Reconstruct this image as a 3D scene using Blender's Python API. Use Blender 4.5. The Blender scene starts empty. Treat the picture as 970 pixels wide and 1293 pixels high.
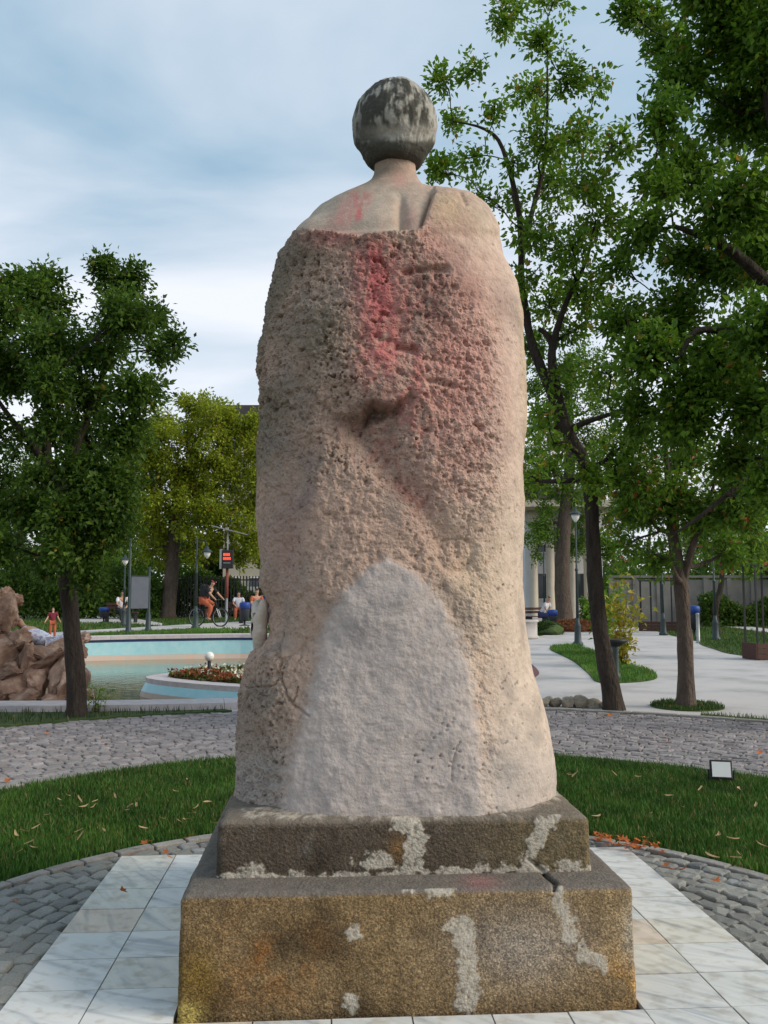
import bpy, bmesh, math, random
import numpy as np
from mathutils import Vector, Matrix
R = math.radians
scene = bpy.context.scene
COL = scene.collection
random.seed(11)
rng = np.random.RandomState(11)

# ------------------------------------------------------------------ camera
FPX, HOR, CAMH = 1120.0, 752.0, 1.5          # focal length in photo pixels, horizon row, eye height
PITCH = math.atan((HOR - 646.5) / FPX)
cam_d = bpy.data.cameras.new('camera')
cam = bpy.data.objects.new('camera', cam_d)
COL.objects.link(cam)
cam.location = (0, 0, CAMH)
cam.rotation_euler = (R(90) + PITCH, 0, 0)
cam_d.sensor_fit = 'VERTICAL'
cam_d.sensor_height = 24.0
cam_d.lens = 24.0 * FPX / 1293.0
cam_d.clip_start = 0.05
cam_d.clip_end = 2000
scene.camera = cam

# ------------------------------------------------------------------ sky, sun, exposure
SUN_EL, SUN_AZ = 32.0, 104.0                 # azimuth clockwise from +Y (view direction)
w = bpy.data.worlds.new('World')
scene.world = w
w.use_nodes = True
nt = w.node_tree
nt.nodes.clear()
def wn(t, **kw):
    n = nt.nodes.new(t)
    for k, v in kw.items():
        setattr(n, k, v)
    return n
sky = wn('ShaderNodeTexSky', sky_type='NISHITA', sun_disc=False)
sky.sun_elevation = R(SUN_EL)
sky.sun_rotation = R(SUN_AZ)
sky.dust_density = 2.0
tc = wn('ShaderNodeTexCoord')
sep = wn('ShaderNodeSeparateXYZ')
nt.links.new(tc.outputs['Generated'], sep.inputs[0])
addz = wn('ShaderNodeMath', operation='ADD'); addz.inputs[1].default_value = 0.22
mx0 = wn('ShaderNodeMath', operation='MAXIMUM'); mx0.inputs[1].default_value = 0.0
nt.links.new(sep.outputs[2], mx0.inputs[0])
nt.links.new(mx0.outputs[0], addz.inputs[0])
dx = wn('ShaderNodeMath', operation='DIVIDE'); dy = wn('ShaderNodeMath', operation='DIVIDE')
nt.links.new(sep.outputs[0], dx.inputs[0]); nt.links.new(addz.outputs[0], dx.inputs[1])
nt.links.new(sep.outputs[1], dy.inputs[0]); nt.links.new(addz.outputs[0], dy.inputs[1])
cmb = wn('ShaderNodeCombineXYZ')
nt.links.new(dx.outputs[0], cmb.inputs[0]); nt.links.new(dy.outputs[0], cmb.inputs[1])
mp = wn('ShaderNodeMapping')
mp.inputs['Rotation'].default_value = (0, 0, R(32))
mp.inputs['Location'].default_value = (0.9, 1.35, 0)
mp.inputs['Scale'].default_value = (0.75, 1.5, 1.0)
nt.links.new(cmb.outputs[0], mp.inputs[0])
nz = wn('ShaderNodeTexNoise'); nz.inputs['Scale'].default_value = 1.15
nz.inputs['Detail'].default_value = 6.0; nz.inputs['Roughness'].default_value = 0.5
nz.inputs['Distortion'].default_value = 0.35
nt.links.new(mp.outputs[0], nz.inputs['Vector'])
cr = wn('ShaderNodeValToRGB')
cr.color_ramp.elements[0].position = 0.40; cr.color_ramp.elements[0].color = (0, 0, 0, 1)
cr.color_ramp.elements[1].position = 0.61; cr.color_ramp.elements[1].color = (1, 1, 1, 1)
nt.links.new(nz.outputs['Fac'], cr.inputs[0])
nz2 = wn('ShaderNodeTexNoise'); nz2.inputs['Scale'].default_value = 0.55; nz2.inputs['Detail'].default_value = 3.0
nt.links.new(mp.outputs[0], nz2.inputs['Vector'])
thin = wn('ShaderNodeMixRGB')                 # grey-blue veil of cloud <-> bright cloud
thin.inputs[1].default_value = (2.3, 3.75, 4.95, 1)
thin.inputs[2].default_value = (7.3, 7.5, 8.0, 1)
# cloud thickens towards the horizon all the way round
hz0 = wn('ShaderNodeMapRange'); hz0.inputs[1].default_value = 0.16; hz0.inputs[2].default_value = 0.47
hz0.inputs[3].default_value = 0.85; hz0.inputs[4].default_value = 0.0
nt.links.new(mx0.outputs[0], hz0.inputs[0])
adh = wn('ShaderNodeMath', operation='ADD', use_clamp=True)
cs_ = wn('ShaderNodeMath', operation='MULTIPLY'); cs_.inputs[1].default_value = 0.62
nt.links.new(cr.outputs[0], cs_.inputs[0]); nt.links.new(cs_.outputs[0], adh.inputs[0]); nt.links.new(hz0.outputs[0], adh.inputs[1])
nt.links.new(adh.outputs[0], thin.inputs[0])
veil = wn('ShaderNodeMixRGB'); veil.inputs[0].default_value = 0.86
nt.links.new(sky.outputs[0], veil.inputs[1]); nt.links.new(thin.outputs[0], veil.inputs[2])
bg = wn('ShaderNodeBackground'); bg.inputs['Strength'].default_value = 0.115
wo = wn('ShaderNodeOutputWorld')
nt.links.new(veil.outputs[0], bg.inputs[0]); nt.links.new(bg.outputs[0], wo.inputs[0])

sun_d = bpy.data.lights.new('sun', 'SUN')
sun_d.energy = 2.4
sun_d.angle = R(24)
sun_d.color = (1.0, 0.90, 0.76)
sun = bpy.data.objects.new('sun', sun_d)
COL.objects.link(sun)
sv = Vector((math.sin(R(SUN_AZ)) * math.cos(R(SUN_EL)), math.cos(R(SUN_AZ)) * math.cos(R(SUN_EL)), math.sin(R(SUN_EL))))
sun.rotation_euler = sv.to_track_quat('Z', 'Y').to_euler()
sun.location = (6, -6, 8)

scene.render.engine = 'CYCLES'
scene.view_settings.view_transform = 'Standard'
scene.view_settings.look = 'None'
scene.view_settings.exposure = 0.3
scene.view_settings.gamma = 1.0
scene.view_settings.use_curve_mapping = False

# ------------------------------------------------------------------ numpy noise
_pr = np.random.RandomState(5)
_perm = _pr.permutation(512)
_perm = np.concatenate([_perm, _perm, _perm])
_g = _pr.normal(size=(512, 3)); _g /= np.linalg.norm(_g, axis=1)[:, None]
def _hash(i, j, k):
    return _perm[(_perm[(_perm[i & 511] + j) & 511] + k) & 511]
def pn(P):
    P = np.asarray(P, float)
    I = np.floor(P).astype(int); f = P - I
    u = f * f * f * (f * (f * 6 - 15) + 10)
    out = 0
    for dx_ in (0, 1):
        wx = u[:, 0] if dx_ else 1 - u[:, 0]
        for dy_ in (0, 1):
            wy = u[:, 1] if dy_ else 1 - u[:, 1]
            for dz_ in (0, 1):
                wz = u[:, 2] if dz_ else 1 - u[:, 2]
                h = _hash(I[:, 0] + dx_, I[:, 1] + dy_, I[:, 2] + dz_)
                d = f - np.array((dx_, dy_, dz_))
                out = out + wx * wy * wz * np.einsum('ij,ij->i', _g[h], d)
    return out * 1.5
def fbm(P, oct=4, rough=0.5):
    a, s, t = 1.0, 0.0, 0.0
    for o in range(oct):
        s = s + a * pn(np.asarray(P) * 2 ** o + 17.3 * o); t += a; a *= rough
    return s / t
def worley(P):
    """distance to nearest feature point and that point's random value"""
    P = np.asarray(P, float)
    I = np.floor(P).astype(int)
    best = np.full(len(P), 9.0); val = np.zeros(len(P))
    for a in (-1, 0, 1):
        for b in (-1, 0, 1):
            for c in (-1, 0, 1):
                J = I + np.array((a, b, c))
                h = _hash(J[:, 0], J[:, 1], J[:, 2])
                fp = J + 0.5 + 0.45 * _g[h]
                d = np.linalg.norm(P - fp, axis=1)
                m = d < best
                best = np.where(m, d, best); val = np.where(m, (h * 0.61803) % 1.0, val)
    return best, val
def sstep(a, b, x):
    t = np.clip((np.asarray(x, float) - a) / (b - a), 0, 1)
    return t * t * (3 - 2 * t)

# ------------------------------------------------------------------ terrain and pixel rays
def terrain(x, y):
    x = np.asarray(x, float); y = np.asarray(y, float)
    zm = 0.40 - 0.24 * sstep(-1.5, 3.5, x)
    t = np.clip((y - 11.5) / 17.0, 0, 1)
    return zm * (0.5 * t + 0.5 * t * t * (3 - 2 * t))
CP, SP = math.cos(PITCH), math.sin(PITCH)
def ray(px, py):
    a = (px - 485.0) / FPX; b = (646.5 - py) / FPX
    return Vector((a, CP - b * SP, SP + b * CP))
def at_y(px, py, Y):
    d = ray(px, py)
    return Vector((0, 0, CAMH)) + d * (Y / d.y)
def gnd(px, py, dz=0.0):
    d = ray(px, py)
    Y = 3.0; step = 0.5
    for _ in range(400):
        p = Vector((0, 0, CAMH)) + d * (Y / d.y)
        if p.z < float(terrain(p.x, p.y)) + dz:
            if step < 0.002:
                break
            Y -= step; step *= 0.3
        Y += step
        if Y > 140: break
    p = Vector((0, 0, CAMH)) + d * (Y / d.y)
    return Vector((p.x, p.y, float(terrain(p.x, p.y)) + dz))
def project(V):
    V = np.asarray(V, float)
    x, y, z = V[:, 0], V[:, 1], V[:, 2] - CAMH
    dep = y * CP + z * SP; up = -y * SP + z * CP
    return 485 + FPX * x / dep, 646.5 - FPX * up / dep

# ------------------------------------------------------------------ materials
MAT = {}
def mat(name, c1, c2=None, scale=6.0, rough=0.8, bump=0.0, bscale=40.0, detail=5.0, metallic=0.0, c3=None,
        attr=None, transl=0.0, per_obj=0.0, spec=0.3, coord='Object', emit=None, stretch=None):
    m = bpy.data.materials.new(name); m.use_nodes = True
    t = m.node_tree; N = t.nodes; L = t.links
    b = N['Principled BSDF']
    b.inputs['Roughness'].default_value = rough
    b.inputs['Metallic'].default_value = metallic
    b.inputs['Specular IOR Level'].default_value = spec
    tcn = N.new('ShaderNodeTexCoord')
    src = tcn.outputs[coord]
    if stretch:
        mpn = N.new('ShaderNodeMapping'); mpn.inputs['Scale'].default_value = stretch
        L.new(src, mpn.inputs[0]); src = mpn.outputs[0]
    if c2 is None: c2 = tuple(v * 0.75 for v in c1)
    nzn = N.new('ShaderNodeTexNoise'); nzn.inputs['Scale'].default_value = scale; nzn.inputs['Detail'].default_value = detail
    nzn.inputs['Roughness'].default_value = 0.62
    if per_obj:
        oi = N.new('ShaderNodeObjectInfo'); va = N.new('ShaderNodeVectorMath'); va.operation = 'ADD'
        ml = N.new('ShaderNodeMath'); ml.operation = 'MULTIPLY'; ml.inputs[1].default_value = 57.0
        L.new(oi.outputs['Random'], ml.inputs[0]); L.new(src, va.inputs[0]); L.new(ml.outputs[0], va.inputs[1]); src = va.outputs[0]
    L.new(src, nzn.inputs['Vector'])
    rp = N.new('ShaderNodeValToRGB'); e = rp.color_ramp.elements
    e[0].position = 0.33; e[0].color = (*c1, 1); e[1].position = 0.67; e[1].color = (*c2, 1)
    if c3:
        k = e.new(0.5); k.color = (*c3, 1)
    L.new(nzn.outputs['Fac'], rp.inputs[0])
    col = rp.outputs[0]
    if attr:
        an = N.new('ShaderNodeVertexColor'); an.layer_name = attr
        mm = N.new('ShaderNodeMixRGB'); mm.blend_type = 'MULTIPLY'; mm.inputs[0].default_value = 1.0
        L.new(an.outputs[0], mm.inputs[1]); L.new(col, mm.inputs[2]); col = mm.outputs[0]
    if per_obj:
        hs = N.new('ShaderNodeHueSaturation')
        mr = N.new('ShaderNodeMapRange'); mr.inputs[3].default_value = 1 - per_obj; mr.inputs[4].default_value = 1 + per_obj
        L.new(oi.outputs['Random'], mr.inputs[0]); L.new(mr.outputs[0], hs.inputs['Value']); L.new(col, hs.inputs['Color'])
        col = hs.outputs[0]
    L.new(col, b.inputs['Base Color'])
    if bump:
        bn = N.new('ShaderNodeTexNoise'); bn.inputs['Scale'].default_value = bscale; bn.inputs['Detail'].default_value = 6
        L.new(src, bn.inputs['Vector'])
        bp = N.new('ShaderNodeBump'); bp.inputs['Strength'].default_value = bump; bp.inputs['Distance'].default_value = 0.07 if name.startswith('bark') else 0.02
        L.new(bn.outputs['Fac'], bp.inputs['Height']); L.new(bp.outputs[0], b.inputs['Normal'])
    if transl:
        tr = N.new('ShaderNodeBsdfTranslucent'); ms = N.new('ShaderNodeMixShader'); ms.inputs[0].default_value = transl
        L.new(col, tr.inputs[0]); L.new(b.outputs[0], ms.inputs[1]); L.new(tr.outputs[0], ms.inputs[2])
        L.new(ms.outputs[0], N['Material Output'].inputs[0])
    if emit:
        b.inputs['Emission Color'].default_value = (*emit[0], 1); b.inputs['Emission Strength'].default_value = emit[1]
    MAT[name] = m
    return m

# ------------------------------------------------------------------ object helpers
def tag(o, label=None, cat=None, group=None, kind=None):
    if label: o['label'] = label
    if cat: o['category'] = cat
    if group: o['group'] = group
    if kind: o['kind'] = kind
    return o
def empty(name, loc=(0, 0, 0), rz=0.0):
    o = bpy.data.objects.new(name, None); COL.objects.link(o)
    o.empty_display_size = 0.1
    o.location = loc; o.rotation_euler = (0, 0, rz)
    return o
def link(name, me, m=None, parent=None, loc=None, rot=None, scale=None):
    o = bpy.data.objects.new(name, me); COL.objects.link(o)
    if m is not None and not me.materials:
        me.materials.append(MAT[m] if isinstance(m, str) else m)
    if parent is not None: o.parent = parent
    if loc is not None: o.location = loc
    if rot is not None: o.rotation_euler = rot
    if scale is not None: o.scale = scale
    return o
def np_mesh(name, V, F, smooth=True, col=None):
    """V Nx3, F Mx3 or Mx4 numpy"""
    me = bpy.data.meshes.new(name)
    V = np.asarray(V, np.float32); F = np.asarray(F, np.int32)
    k = F.shape[1]
    me.vertices.add(len(V)); me.vertices.foreach_set('co', V.ravel())
    me.loops.add(F.size); me.loops.foreach_set('vertex_index', F.ravel())
    me.polygons.add(len(F)); me.polygons.foreach_set('loop_start', np.arange(0, F.size, k, dtype=np.int32))
    me.polygons.foreach_set('loop_total', np.full(len(F), k, np.int32))
    me.polygons.foreach_set('use_smooth', np.full(len(F), smooth))
    me.update(calc_edges=True)
    if col is not None:
        a = me.color_attributes.new('col', 'FLOAT_COLOR', 'POINT')
        c = np.ones((len(V), 4), np.float32); c[:, :3] = col
        a.data.foreach_set('color', c.ravel())
    return me
class MB:
    """collects boxes, tubes and lathes into one mesh"""
    def __init__(s): s.v = []; s.f = []
    def add(s, V, F):
        o = len(s.v); s.v += [tuple(p) for p in V]; s.f += [tuple(i + o for i in f) for f in F]; return s
    def box(s, c, sz, rz=0.0, rx=0.0, taper=1.0):
        x, y, z = (v / 2 for v in sz)
        P = [(-x, -y, -z), (x, -y, -z), (x, y, -z), (-x, y, -z), (-x * taper, -y * taper, z), (x * taper, -y * taper, z), (x * taper, y * taper, z), (-x * taper, y * taper, z)]
        M = Matrix.Translation(c) @ Matrix.Rotation(rz, 4, 'Z') @ Matrix.Rotation(rx, 4, 'X')
        return s.add([M @ Vector(p) for p in P], [(0, 3, 2, 1), (4, 5, 6, 7), (0, 1, 5, 4), (1, 2, 6, 5), (2, 3, 7, 6), (3, 0, 4, 7)])
    def tube(s, pts, rad, n=8, caps=True):
        pts = [Vector(p) for p in pts]
        if not hasattr(rad, '__len__'): rad = [rad] * len(pts)
        V = []; F = []
        up = None
        for i, p in enumerate(pts):
            d = (pts[min(i + 1, len(pts) - 1)] - pts[max(i - 1, 0)]).normalized()
            if up is None:
                up = Vector((1, 0, 0)) if abs(d.x) < 0.8 else Vector((0, 1, 0))
            e1 = (up - d * up.dot(d)).normalized(); e2 = d.cross(e1); up = e1
            for k in range(n):
                a = 2 * math.pi * k / n
                V.append(p + (e1 * math.cos(a) + e2 * math.sin(a)) * rad[i])
        for i in range(len(pts) - 1):
            for k in range(n):
                k2 = (k + 1) % n
                F.append((i * n + k, i * n + k2, (i + 1) * n + k2, (i + 1) * n + k))
        if caps:
            F.append(tuple(reversed(range(n)))); F.append(tuple(range((len(pts) - 1) * n, len(pts) * n)))
        return s.add(V, F)
    def lathe(s, prof, c=(0, 0, 0), n=16):
        return s.tube_z(prof, c, n)
    def tube_z(s, prof, c, n):
        V = []; F = []
        for r, z in prof:
            for k in range(n):
                a = 2 * math.pi * k / n
                V.append((c[0] + r * math.cos(a), c[1] + r * math.sin(a), c[2] + z))
        for i in range(len(prof) - 1):
            for k in range(n):
                k2 = (k + 1) % n
                F.append((i * n + k, i * n + k2, (i + 1) * n + k2, (i + 1) * n + k))
        F.append(tuple(reversed(range(n)))); F.append(tuple(range((len(prof) - 1) * n, len(prof) * n)))
        return s.add(V, F)
    def mesh(s, name, smooth=False):
        me = bpy.data.meshes.new(name); me.from_pydata(s.v, [], s.f); me.update()
        if smooth: me.polygons.foreach_set('use_smooth', [True] * len(me.polygons))
        return me
    def build(s, name, m, parent=None, smooth=False, bevel=0.0, loc=None, rot=None):
        o = link(name, s.mesh(name, smooth), m, parent, loc, rot)
        if bevel:
            b = o.modifiers.new('bevel', 'BEVEL'); b.width = bevel; b.segments = 2; b.limit_method = 'ANGLE'
        return o
def sheet(name, poly, m, dz=0.0, cell=1.0, skirt=0.08, kind='structure', parent=None, zf=None):
    """polygon draped over the terrain with a skirt at its rim"""
    bm = bmesh.new()
    vs = [bm.verts.new((p[0], p[1], 0)) for p in poly]
    f = bm.faces.new(vs)
    bmesh.ops.triangulate(bm, faces=[f])
    xs = [p[0] for p in poly]; ys = [p[1] for p in poly]
    for ax, lo, hi in ((0, min(xs), max(xs)), (1, min(ys), max(ys))):
        n = Vector((1, 0, 0)) if ax == 0 else Vector((0, 1, 0))
        c = math.floor(lo / cell) * cell + cell
        while c < hi:
            bmesh.ops.bisect_plane(bm, geom=bm.verts[:] + bm.edges[:] + bm.faces[:], plane_co=n * (c + 0.00137), plane_no=n)
            c += cell
    bmesh.ops.recalc_face_normals(bm, faces=bm.faces)
    if sum(f.normal.z for f in bm.faces) < 0:
        bmesh.ops.reverse_faces(bm, faces=bm.faces)
    for v in bm.verts:
        v.co.z = (float(terrain(v.co.x, v.co.y)) if zf is None else zf(v.co.x, v.co.y)) + dz
    if skirt:
        be = [e for e in bm.edges if e.is_boundary]
        r = bmesh.ops.extrude_edge_only(bm, edges=be)
        for g in r['geom']:
            if isinstance(g, bmesh.types.BMVert): g.co.z -= skirt
    me = bpy.data.meshes.new(name); bm.to_mesh(me); bm.free()
    o = link(name, me, m, parent)
    if parent is None and kind: o['kind'] = kind
    return o
def smooth_poly(pts, n=6, closed=True):
    """Catmull-Rom through 2D points"""
    P = [np.array(p[:2], float) for p in pts]; out = []
    m = len(P)
    for i in range(m if closed else m - 1):
        a, b, c, d = (P[(i - 1) % m], P[i], P[(i + 1) % m], P[(i + 2) % m]) if closed else (P[max(i - 1, 0)], P[i], P[i + 1], P[min(i + 2, m - 1)])
        for k in range(n):
            t = k / n
            out.append(0.5 * ((2 * b) + (c - a) * t + (2 * a - 5 * b + 4 * c - d) * t * t + (3 * b - a - 3 * c + d) * t ** 3))
    if not closed: out.append(P[-1])
    return [tuple(p) for p in out]
def inside(X, Y, poly):
    X = np.asarray(X, float); Y = np.asarray(Y, float)
    r = np.zeros(X.shape, bool); n = len(poly)
    for i in range(n):
        x1, y1 = poly[i][:2]; x2, y2 = poly[(i + 1) % n][:2]
        c = ((y1 > Y) != (y2 > Y)) & (X < (x2 - x1) * (Y - y1) / ((y2 - y1) or 1e-9) + x1)
        r ^= c
    return r
def offset_poly(poly, d):
    """move every point outward by d (counter-clockwise polygon)"""
    n = len(poly); out = []
    for i in range(n):
        a = np.array(poly[i - 1]); b = np.array(poly[(i + 1) % n]); t = b - a; t /= (np.linalg.norm(t) or 1)
        out.append((poly[i][0] + t[1] * d, poly[i][1] - t[0] * d))
    return out
def copy_tree(o, parent=None):
    c = o.copy(); COL.objects.link(c); c.parent = parent
    for ch in list(o.children): copy_tree(ch, c)
    return c
# ------------------------------------------------------------------ material library
mat('lawn_soil', (0.035, 0.060, 0.018), (0.075, 0.105, 0.030), scale=3.0, rough=0.95, bump=0.6, bscale=30, c3=(0.050, 0.080, 0.022))
mat('bedding_sand', (0.090, 0.080, 0.072), (0.050, 0.045, 0.040), scale=25, rough=0.95, bump=0.4, bscale=90)
mat('granite_cool', (0.20, 0.20, 0.18), (0.31, 0.30, 0.27), scale=14, rough=0.75, bump=0.5, bscale=45, per_obj=0.22)
mat('granite_pink', (0.33, 0.30, 0.29), (0.20, 0.18, 0.175), scale=16, rough=0.8, bump=0.5, bscale=45, per_obj=0.2)
mat('granite_field', (0.34, 0.31, 0.30), (0.19, 0.17, 0.165), scale=7, rough=0.8, bump=0.5, bscale=45, attr='col')
mat('kerb_stone', (0.30, 0.28, 0.255), (0.20, 0.185, 0.165), scale=9, rough=0.85, bump=0.5, bscale=50, per_obj=0.15)
mat('concrete_plaza', (0.53, 0.485, 0.46), (0.36, 0.33, 0.31), scale=0.9, rough=0.85, bump=0.25, bscale=60, c3=(0.48, 0.45, 0.435), detail=9)
mat('maroon_paver', (0.17, 0.075, 0.08), (0.12, 0.055, 0.06), scale=8, rough=0.85)
mat('coping_stone', (0.56, 0.50, 0.50), (0.44, 0.39, 0.39), scale=8, rough=0.7, bump=0.2, per_obj=0.08)
mat('pool_blue', (0.34, 0.64, 0.70), (0.46, 0.70, 0.73), scale=5, rough=0.55, c3=(0.40, 0.67, 0.72))
mat('pool_peach', (0.58, 0.40, 0.31), (0.50, 0.44, 0.38), scale=5, rough=0.7)
mat('pool_floor', (0.30, 0.27, 0.12), (0.22, 0.36, 0.30), scale=0.9, rough=0.8, c3=(0.26, 0.24, 0.10))
mat('navy_tile', (0.03, 0.045, 0.13), (0.05, 0.07, 0.19), scale=30, rough=0.35)
mat('bed_soil', (0.055, 0.036, 0.022), (0.085, 0.055, 0.032), scale=14, rough=0.95, bump=0.6)
mat('rock_red', (0.16, 0.085, 0.060), (0.52, 0.36, 0.28), scale=2.2, rough=0.85, bump=1.0, bscale=7, per_obj=0.35, c3=(0.30, 0.185, 0.13), detail=10)
mat('rock_grey', (0.24, 0.19, 0.14), (0.34, 0.29, 0.22), scale=5, rough=0.9, bump=0.7, bscale=14, per_obj=0.25)
mat('black_metal', (0.018, 0.019, 0.02), (0.03, 0.03, 0.032), scale=8, rough=0.5)
mat('lamp_green', (0.028, 0.045, 0.048), (0.045, 0.062, 0.062), scale=8, rough=0.5)
mat('slate_panel', (0.085, 0.098, 0.125), (0.105, 0.118, 0.145), scale=4, rough=0.55)
mat('white_paint', (0.74, 0.73, 0.71), (0.66, 0.65, 0.63), scale=3, rough=0.6)
mat('lamp_glass', (0.78, 0.77, 0.72), (0.70, 0.69, 0.64), scale=3, rough=0.25)
mat('blue_plastic', (0.02, 0.055, 0.23), (0.025, 0.065, 0.27), scale=4, rough=0.45)
mat('dark_plastic', (0.03, 0.036, 0.045), (0.045, 0.05, 0.06), scale=4, rough=0.55)
mat('red_led', (0.5, 0.01, 0.005), (0.5, 0.01, 0.005), rough=0.5, emit=((1.0, 0.045, 0.02), 2.4))
mat('rust_red', (0.26, 0.07, 0.045), (0.20, 0.055, 0.04), scale=6, rough=0.7)
mat('galvanised', (0.34, 0.35, 0.34), (0.27, 0.28, 0.275), scale=6, rough=0.45, metallic=0.4)
mat('wood_dark', (0.062, 0.030, 0.024), (0.09, 0.045, 0.035), scale=4, rough=0.75, stretch=(1, 1, 12))
mat('rubber', (0.02, 0.02, 0.02), (0.03, 0.03, 0.03), scale=10, rough=0.8)
mat('skin', (0.50, 0.28, 0.19), (0.45, 0.25, 0.165), scale=5, rough=0.6)
mat('cloth_black', (0.018, 0.018, 0.02), (0.03, 0.03, 0.032), scale=9, rough=0.9)
mat('cloth_orange', (0.46, 0.125, 0.06), (0.38, 0.10, 0.05), scale=7, rough=0.9)
mat('cloth_white', (0.74, 0.73, 0.77), (0.62, 0.62, 0.68), scale=7, rough=0.9)
mat('cloth_floral', (0.74, 0.72, 0.80), (0.28, 0.32, 0.52), scale=22, rough=0.9, c3=(0.68, 0.66, 0.76), detail=2)
mat('cloth_navy', (0.035, 0.045, 0.11), (0.05, 0.06, 0.15), scale=7, rough=0.9)
mat('cloth_maroon', (0.20, 0.025, 0.045), (0.15, 0.02, 0.035), scale=7, rough=0.9)
mat('hair_dark', (0.018, 0.013, 0.010), (0.03, 0.022, 0.016), scale=20, rough=0.6)
mat('stucco_white', (0.72, 0.72, 0.74), (0.62, 0.62, 0.65), scale=1.5, rough=0.85)
mat('stucco_cream', (0.50, 0.44, 0.35), (0.44, 0.38, 0.30), scale=1.5, rough=0.85)
mat('wall_grey', (0.25, 0.235, 0.215), (0.17, 0.16, 0.145), scale=1.2, rough=0.9, detail=8, per_obj=0.06)
mat('roof_brown', (0.085, 0.07, 0.07), (0.06, 0.05, 0.05), scale=3, rough=0.8)
mat('window_dark', (0.04, 0.05, 0.06), (0.05, 0.06, 0.07), scale=3, rough=0.12, spec=0.6)
mat('bark_dark', (0.030, 0.022, 0.017), (0.062, 0.047, 0.036), scale=9, rough=0.95, bump=1.0, bscale=24, stretch=(1, 1, 0.35))
mat('bark_brown', (0.075, 0.055, 0.042), (0.125, 0.095, 0.075), scale=9, rough=0.95, bump=1.0, bscale=24, stretch=(1, 1, 0.35))
for nm, c in (('leaf_deep', 1.0),):
    mat('leaf', (1.0, 1.0, 1.0), (1.35, 1.35, 1.3), scale=0.8, rough=0.5, attr='col', transl=0.45, spec=0.3)
mat('grass_blade', (0.8, 0.8, 0.8), (1.2, 1.2, 1.2), scale=0.7, rough=0.6, attr='col', transl=0.3, spec=0.25)
mat('petal', (0.9, 0.9, 0.9), (1.1, 1.1, 1.1), scale=3, rough=0.7, attr='col', transl=0.2)
mat('leaf_orange', (0.55, 0.15, 0.03), (0.38, 0.13, 0.04), scale=30, rough=0.8, per_obj=0.3, transl=0.2)
mat('leaf_straw', (0.46, 0.34, 0.19), (0.34, 0.22, 0.11), scale=30, rough=0.8, per_obj=0.3, transl=0.15)
mat('needle_litter', (0.22, 0.085, 0.035), (0.13, 0.055, 0.03), scale=10, rough=0.95, bump=0.8)

def marble():
    m = bpy.data.materials.new('marble'); m.use_nodes = True
    N = m.node_tree.nodes; L = m.node_tree.links; b = N['Principled BSDF']
    b.inputs['Roughness'].default_value = 0.42; b.inputs['Specular IOR Level'].default_value = 0.35
    t = N.new('ShaderNodeTexCoord'); oi = N.new('ShaderNodeObjectInfo')
    cx = N.new('ShaderNodeMath'); cx.operation = 'MULTIPLY'; cx.inputs[1].default_value = 91.0
    L.new(oi.outputs['Random'], cx.inputs[0])
    ad = N.new('ShaderNodeVectorMath'); ad.operation = 'ADD'; L.new(t.outputs['Object'], ad.inputs[0]); L.new(cx.outputs[0], ad.inputs[1])
    rt = N.new('ShaderNodeVectorRotate'); rt.rotation_type = 'Z_AXIS'; rt.inputs['Center'].default_value = (0, 0, 0)
    ra = N.new('ShaderNodeMapRange'); ra.inputs[3].default_value = 0.3; ra.inputs[4].default_value = 1.3
    L.new(oi.outputs['Random'], ra.inputs[0]); L.new(ra.outputs[0], rt.inputs['Angle']); L.new(ad.outputs[0], rt.inputs['Vector'])
    mp_ = N.new('ShaderNodeMapping'); mp_.inputs['Scale'].default_value = (0.45, 3.2, 1); L.new(rt.outputs[0], mp_.inputs[0])
    n1 = N.new('ShaderNodeTexNoise'); n1.inputs['Scale'].default_value = 1.6; n1.inputs['Detail'].default_value = 8; n1.inputs['Distortion'].default_value = 0.7
    L.new(mp_.outputs[0], n1.inputs['Vector'])
    r = N.new('ShaderNodeValToRGB'); e = r.color_ramp.elements
    e[0].position = 0.30; e[0].color = (0.40, 0.42, 0.44, 1)
    e[1].position = 0.60; e[1].color = (0.68, 0.67, 0.635, 1)
    k = e.new(0.45); k.color = (0.60, 0.595, 0.57, 1)
    L.new(n1.outputs['Fac'], r.inputs[0])
    hs = N.new('ShaderNodeMixRGB'); hs.blend_type = 'MULTIPLY'; hs.inputs[0].default_value = 1
    tr = N.new('ShaderNodeValToRGB'); tr.color_ramp.interpolation = 'CONSTANT'; q = tr.color_ramp.elements
    q[0].color = (1, 1, 1, 1); q[1].position = 0.86; q[1].color = (1.0, 0.86, 0.74, 1)
    k = q.new(0.35); k.color = (0.95, 0.96, 0.96, 1); k = q.new(0.6); k.color = (0.98, 0.95, 0.88, 1)
    L.new(oi.outputs['Random'], tr.inputs[0]); L.new(tr.outputs[0], hs.inputs[1]); L.new(r.outputs[0], hs.inputs[2])
    dn = N.new('ShaderNodeTexNoise'); dn.inputs['Scale'].default_value = 4.5; dn.inputs['Detail'].default_value = 6
    L.new(ad.outputs[0], dn.inputs['Vector'])
    dr = N.new('ShaderNodeValToRGB'); dr.color_ramp.elements[0].position = 0.33; dr.color_ramp.elements[0].color = (0.74, 0.70, 0.64, 1)
    dr.color_ramp.elements[1].position = 0.5; dr.color_ramp.elements[1].color = (1, 1, 1, 1); L.new(dn.outputs['Fac'], dr.inputs[0])
    h2 = N.new('ShaderNodeMixRGB'); h2.blend_type = 'MULTIPLY'; h2.inputs[0].default_value = 0.8
    L.new(hs.outputs[0], h2.inputs[1]); L.new(dr.outputs[0], h2.inputs[2]); L.new(h2.outputs[0], b.inputs['Base Color'])
    MAT['marble'] = m
marble()
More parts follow.
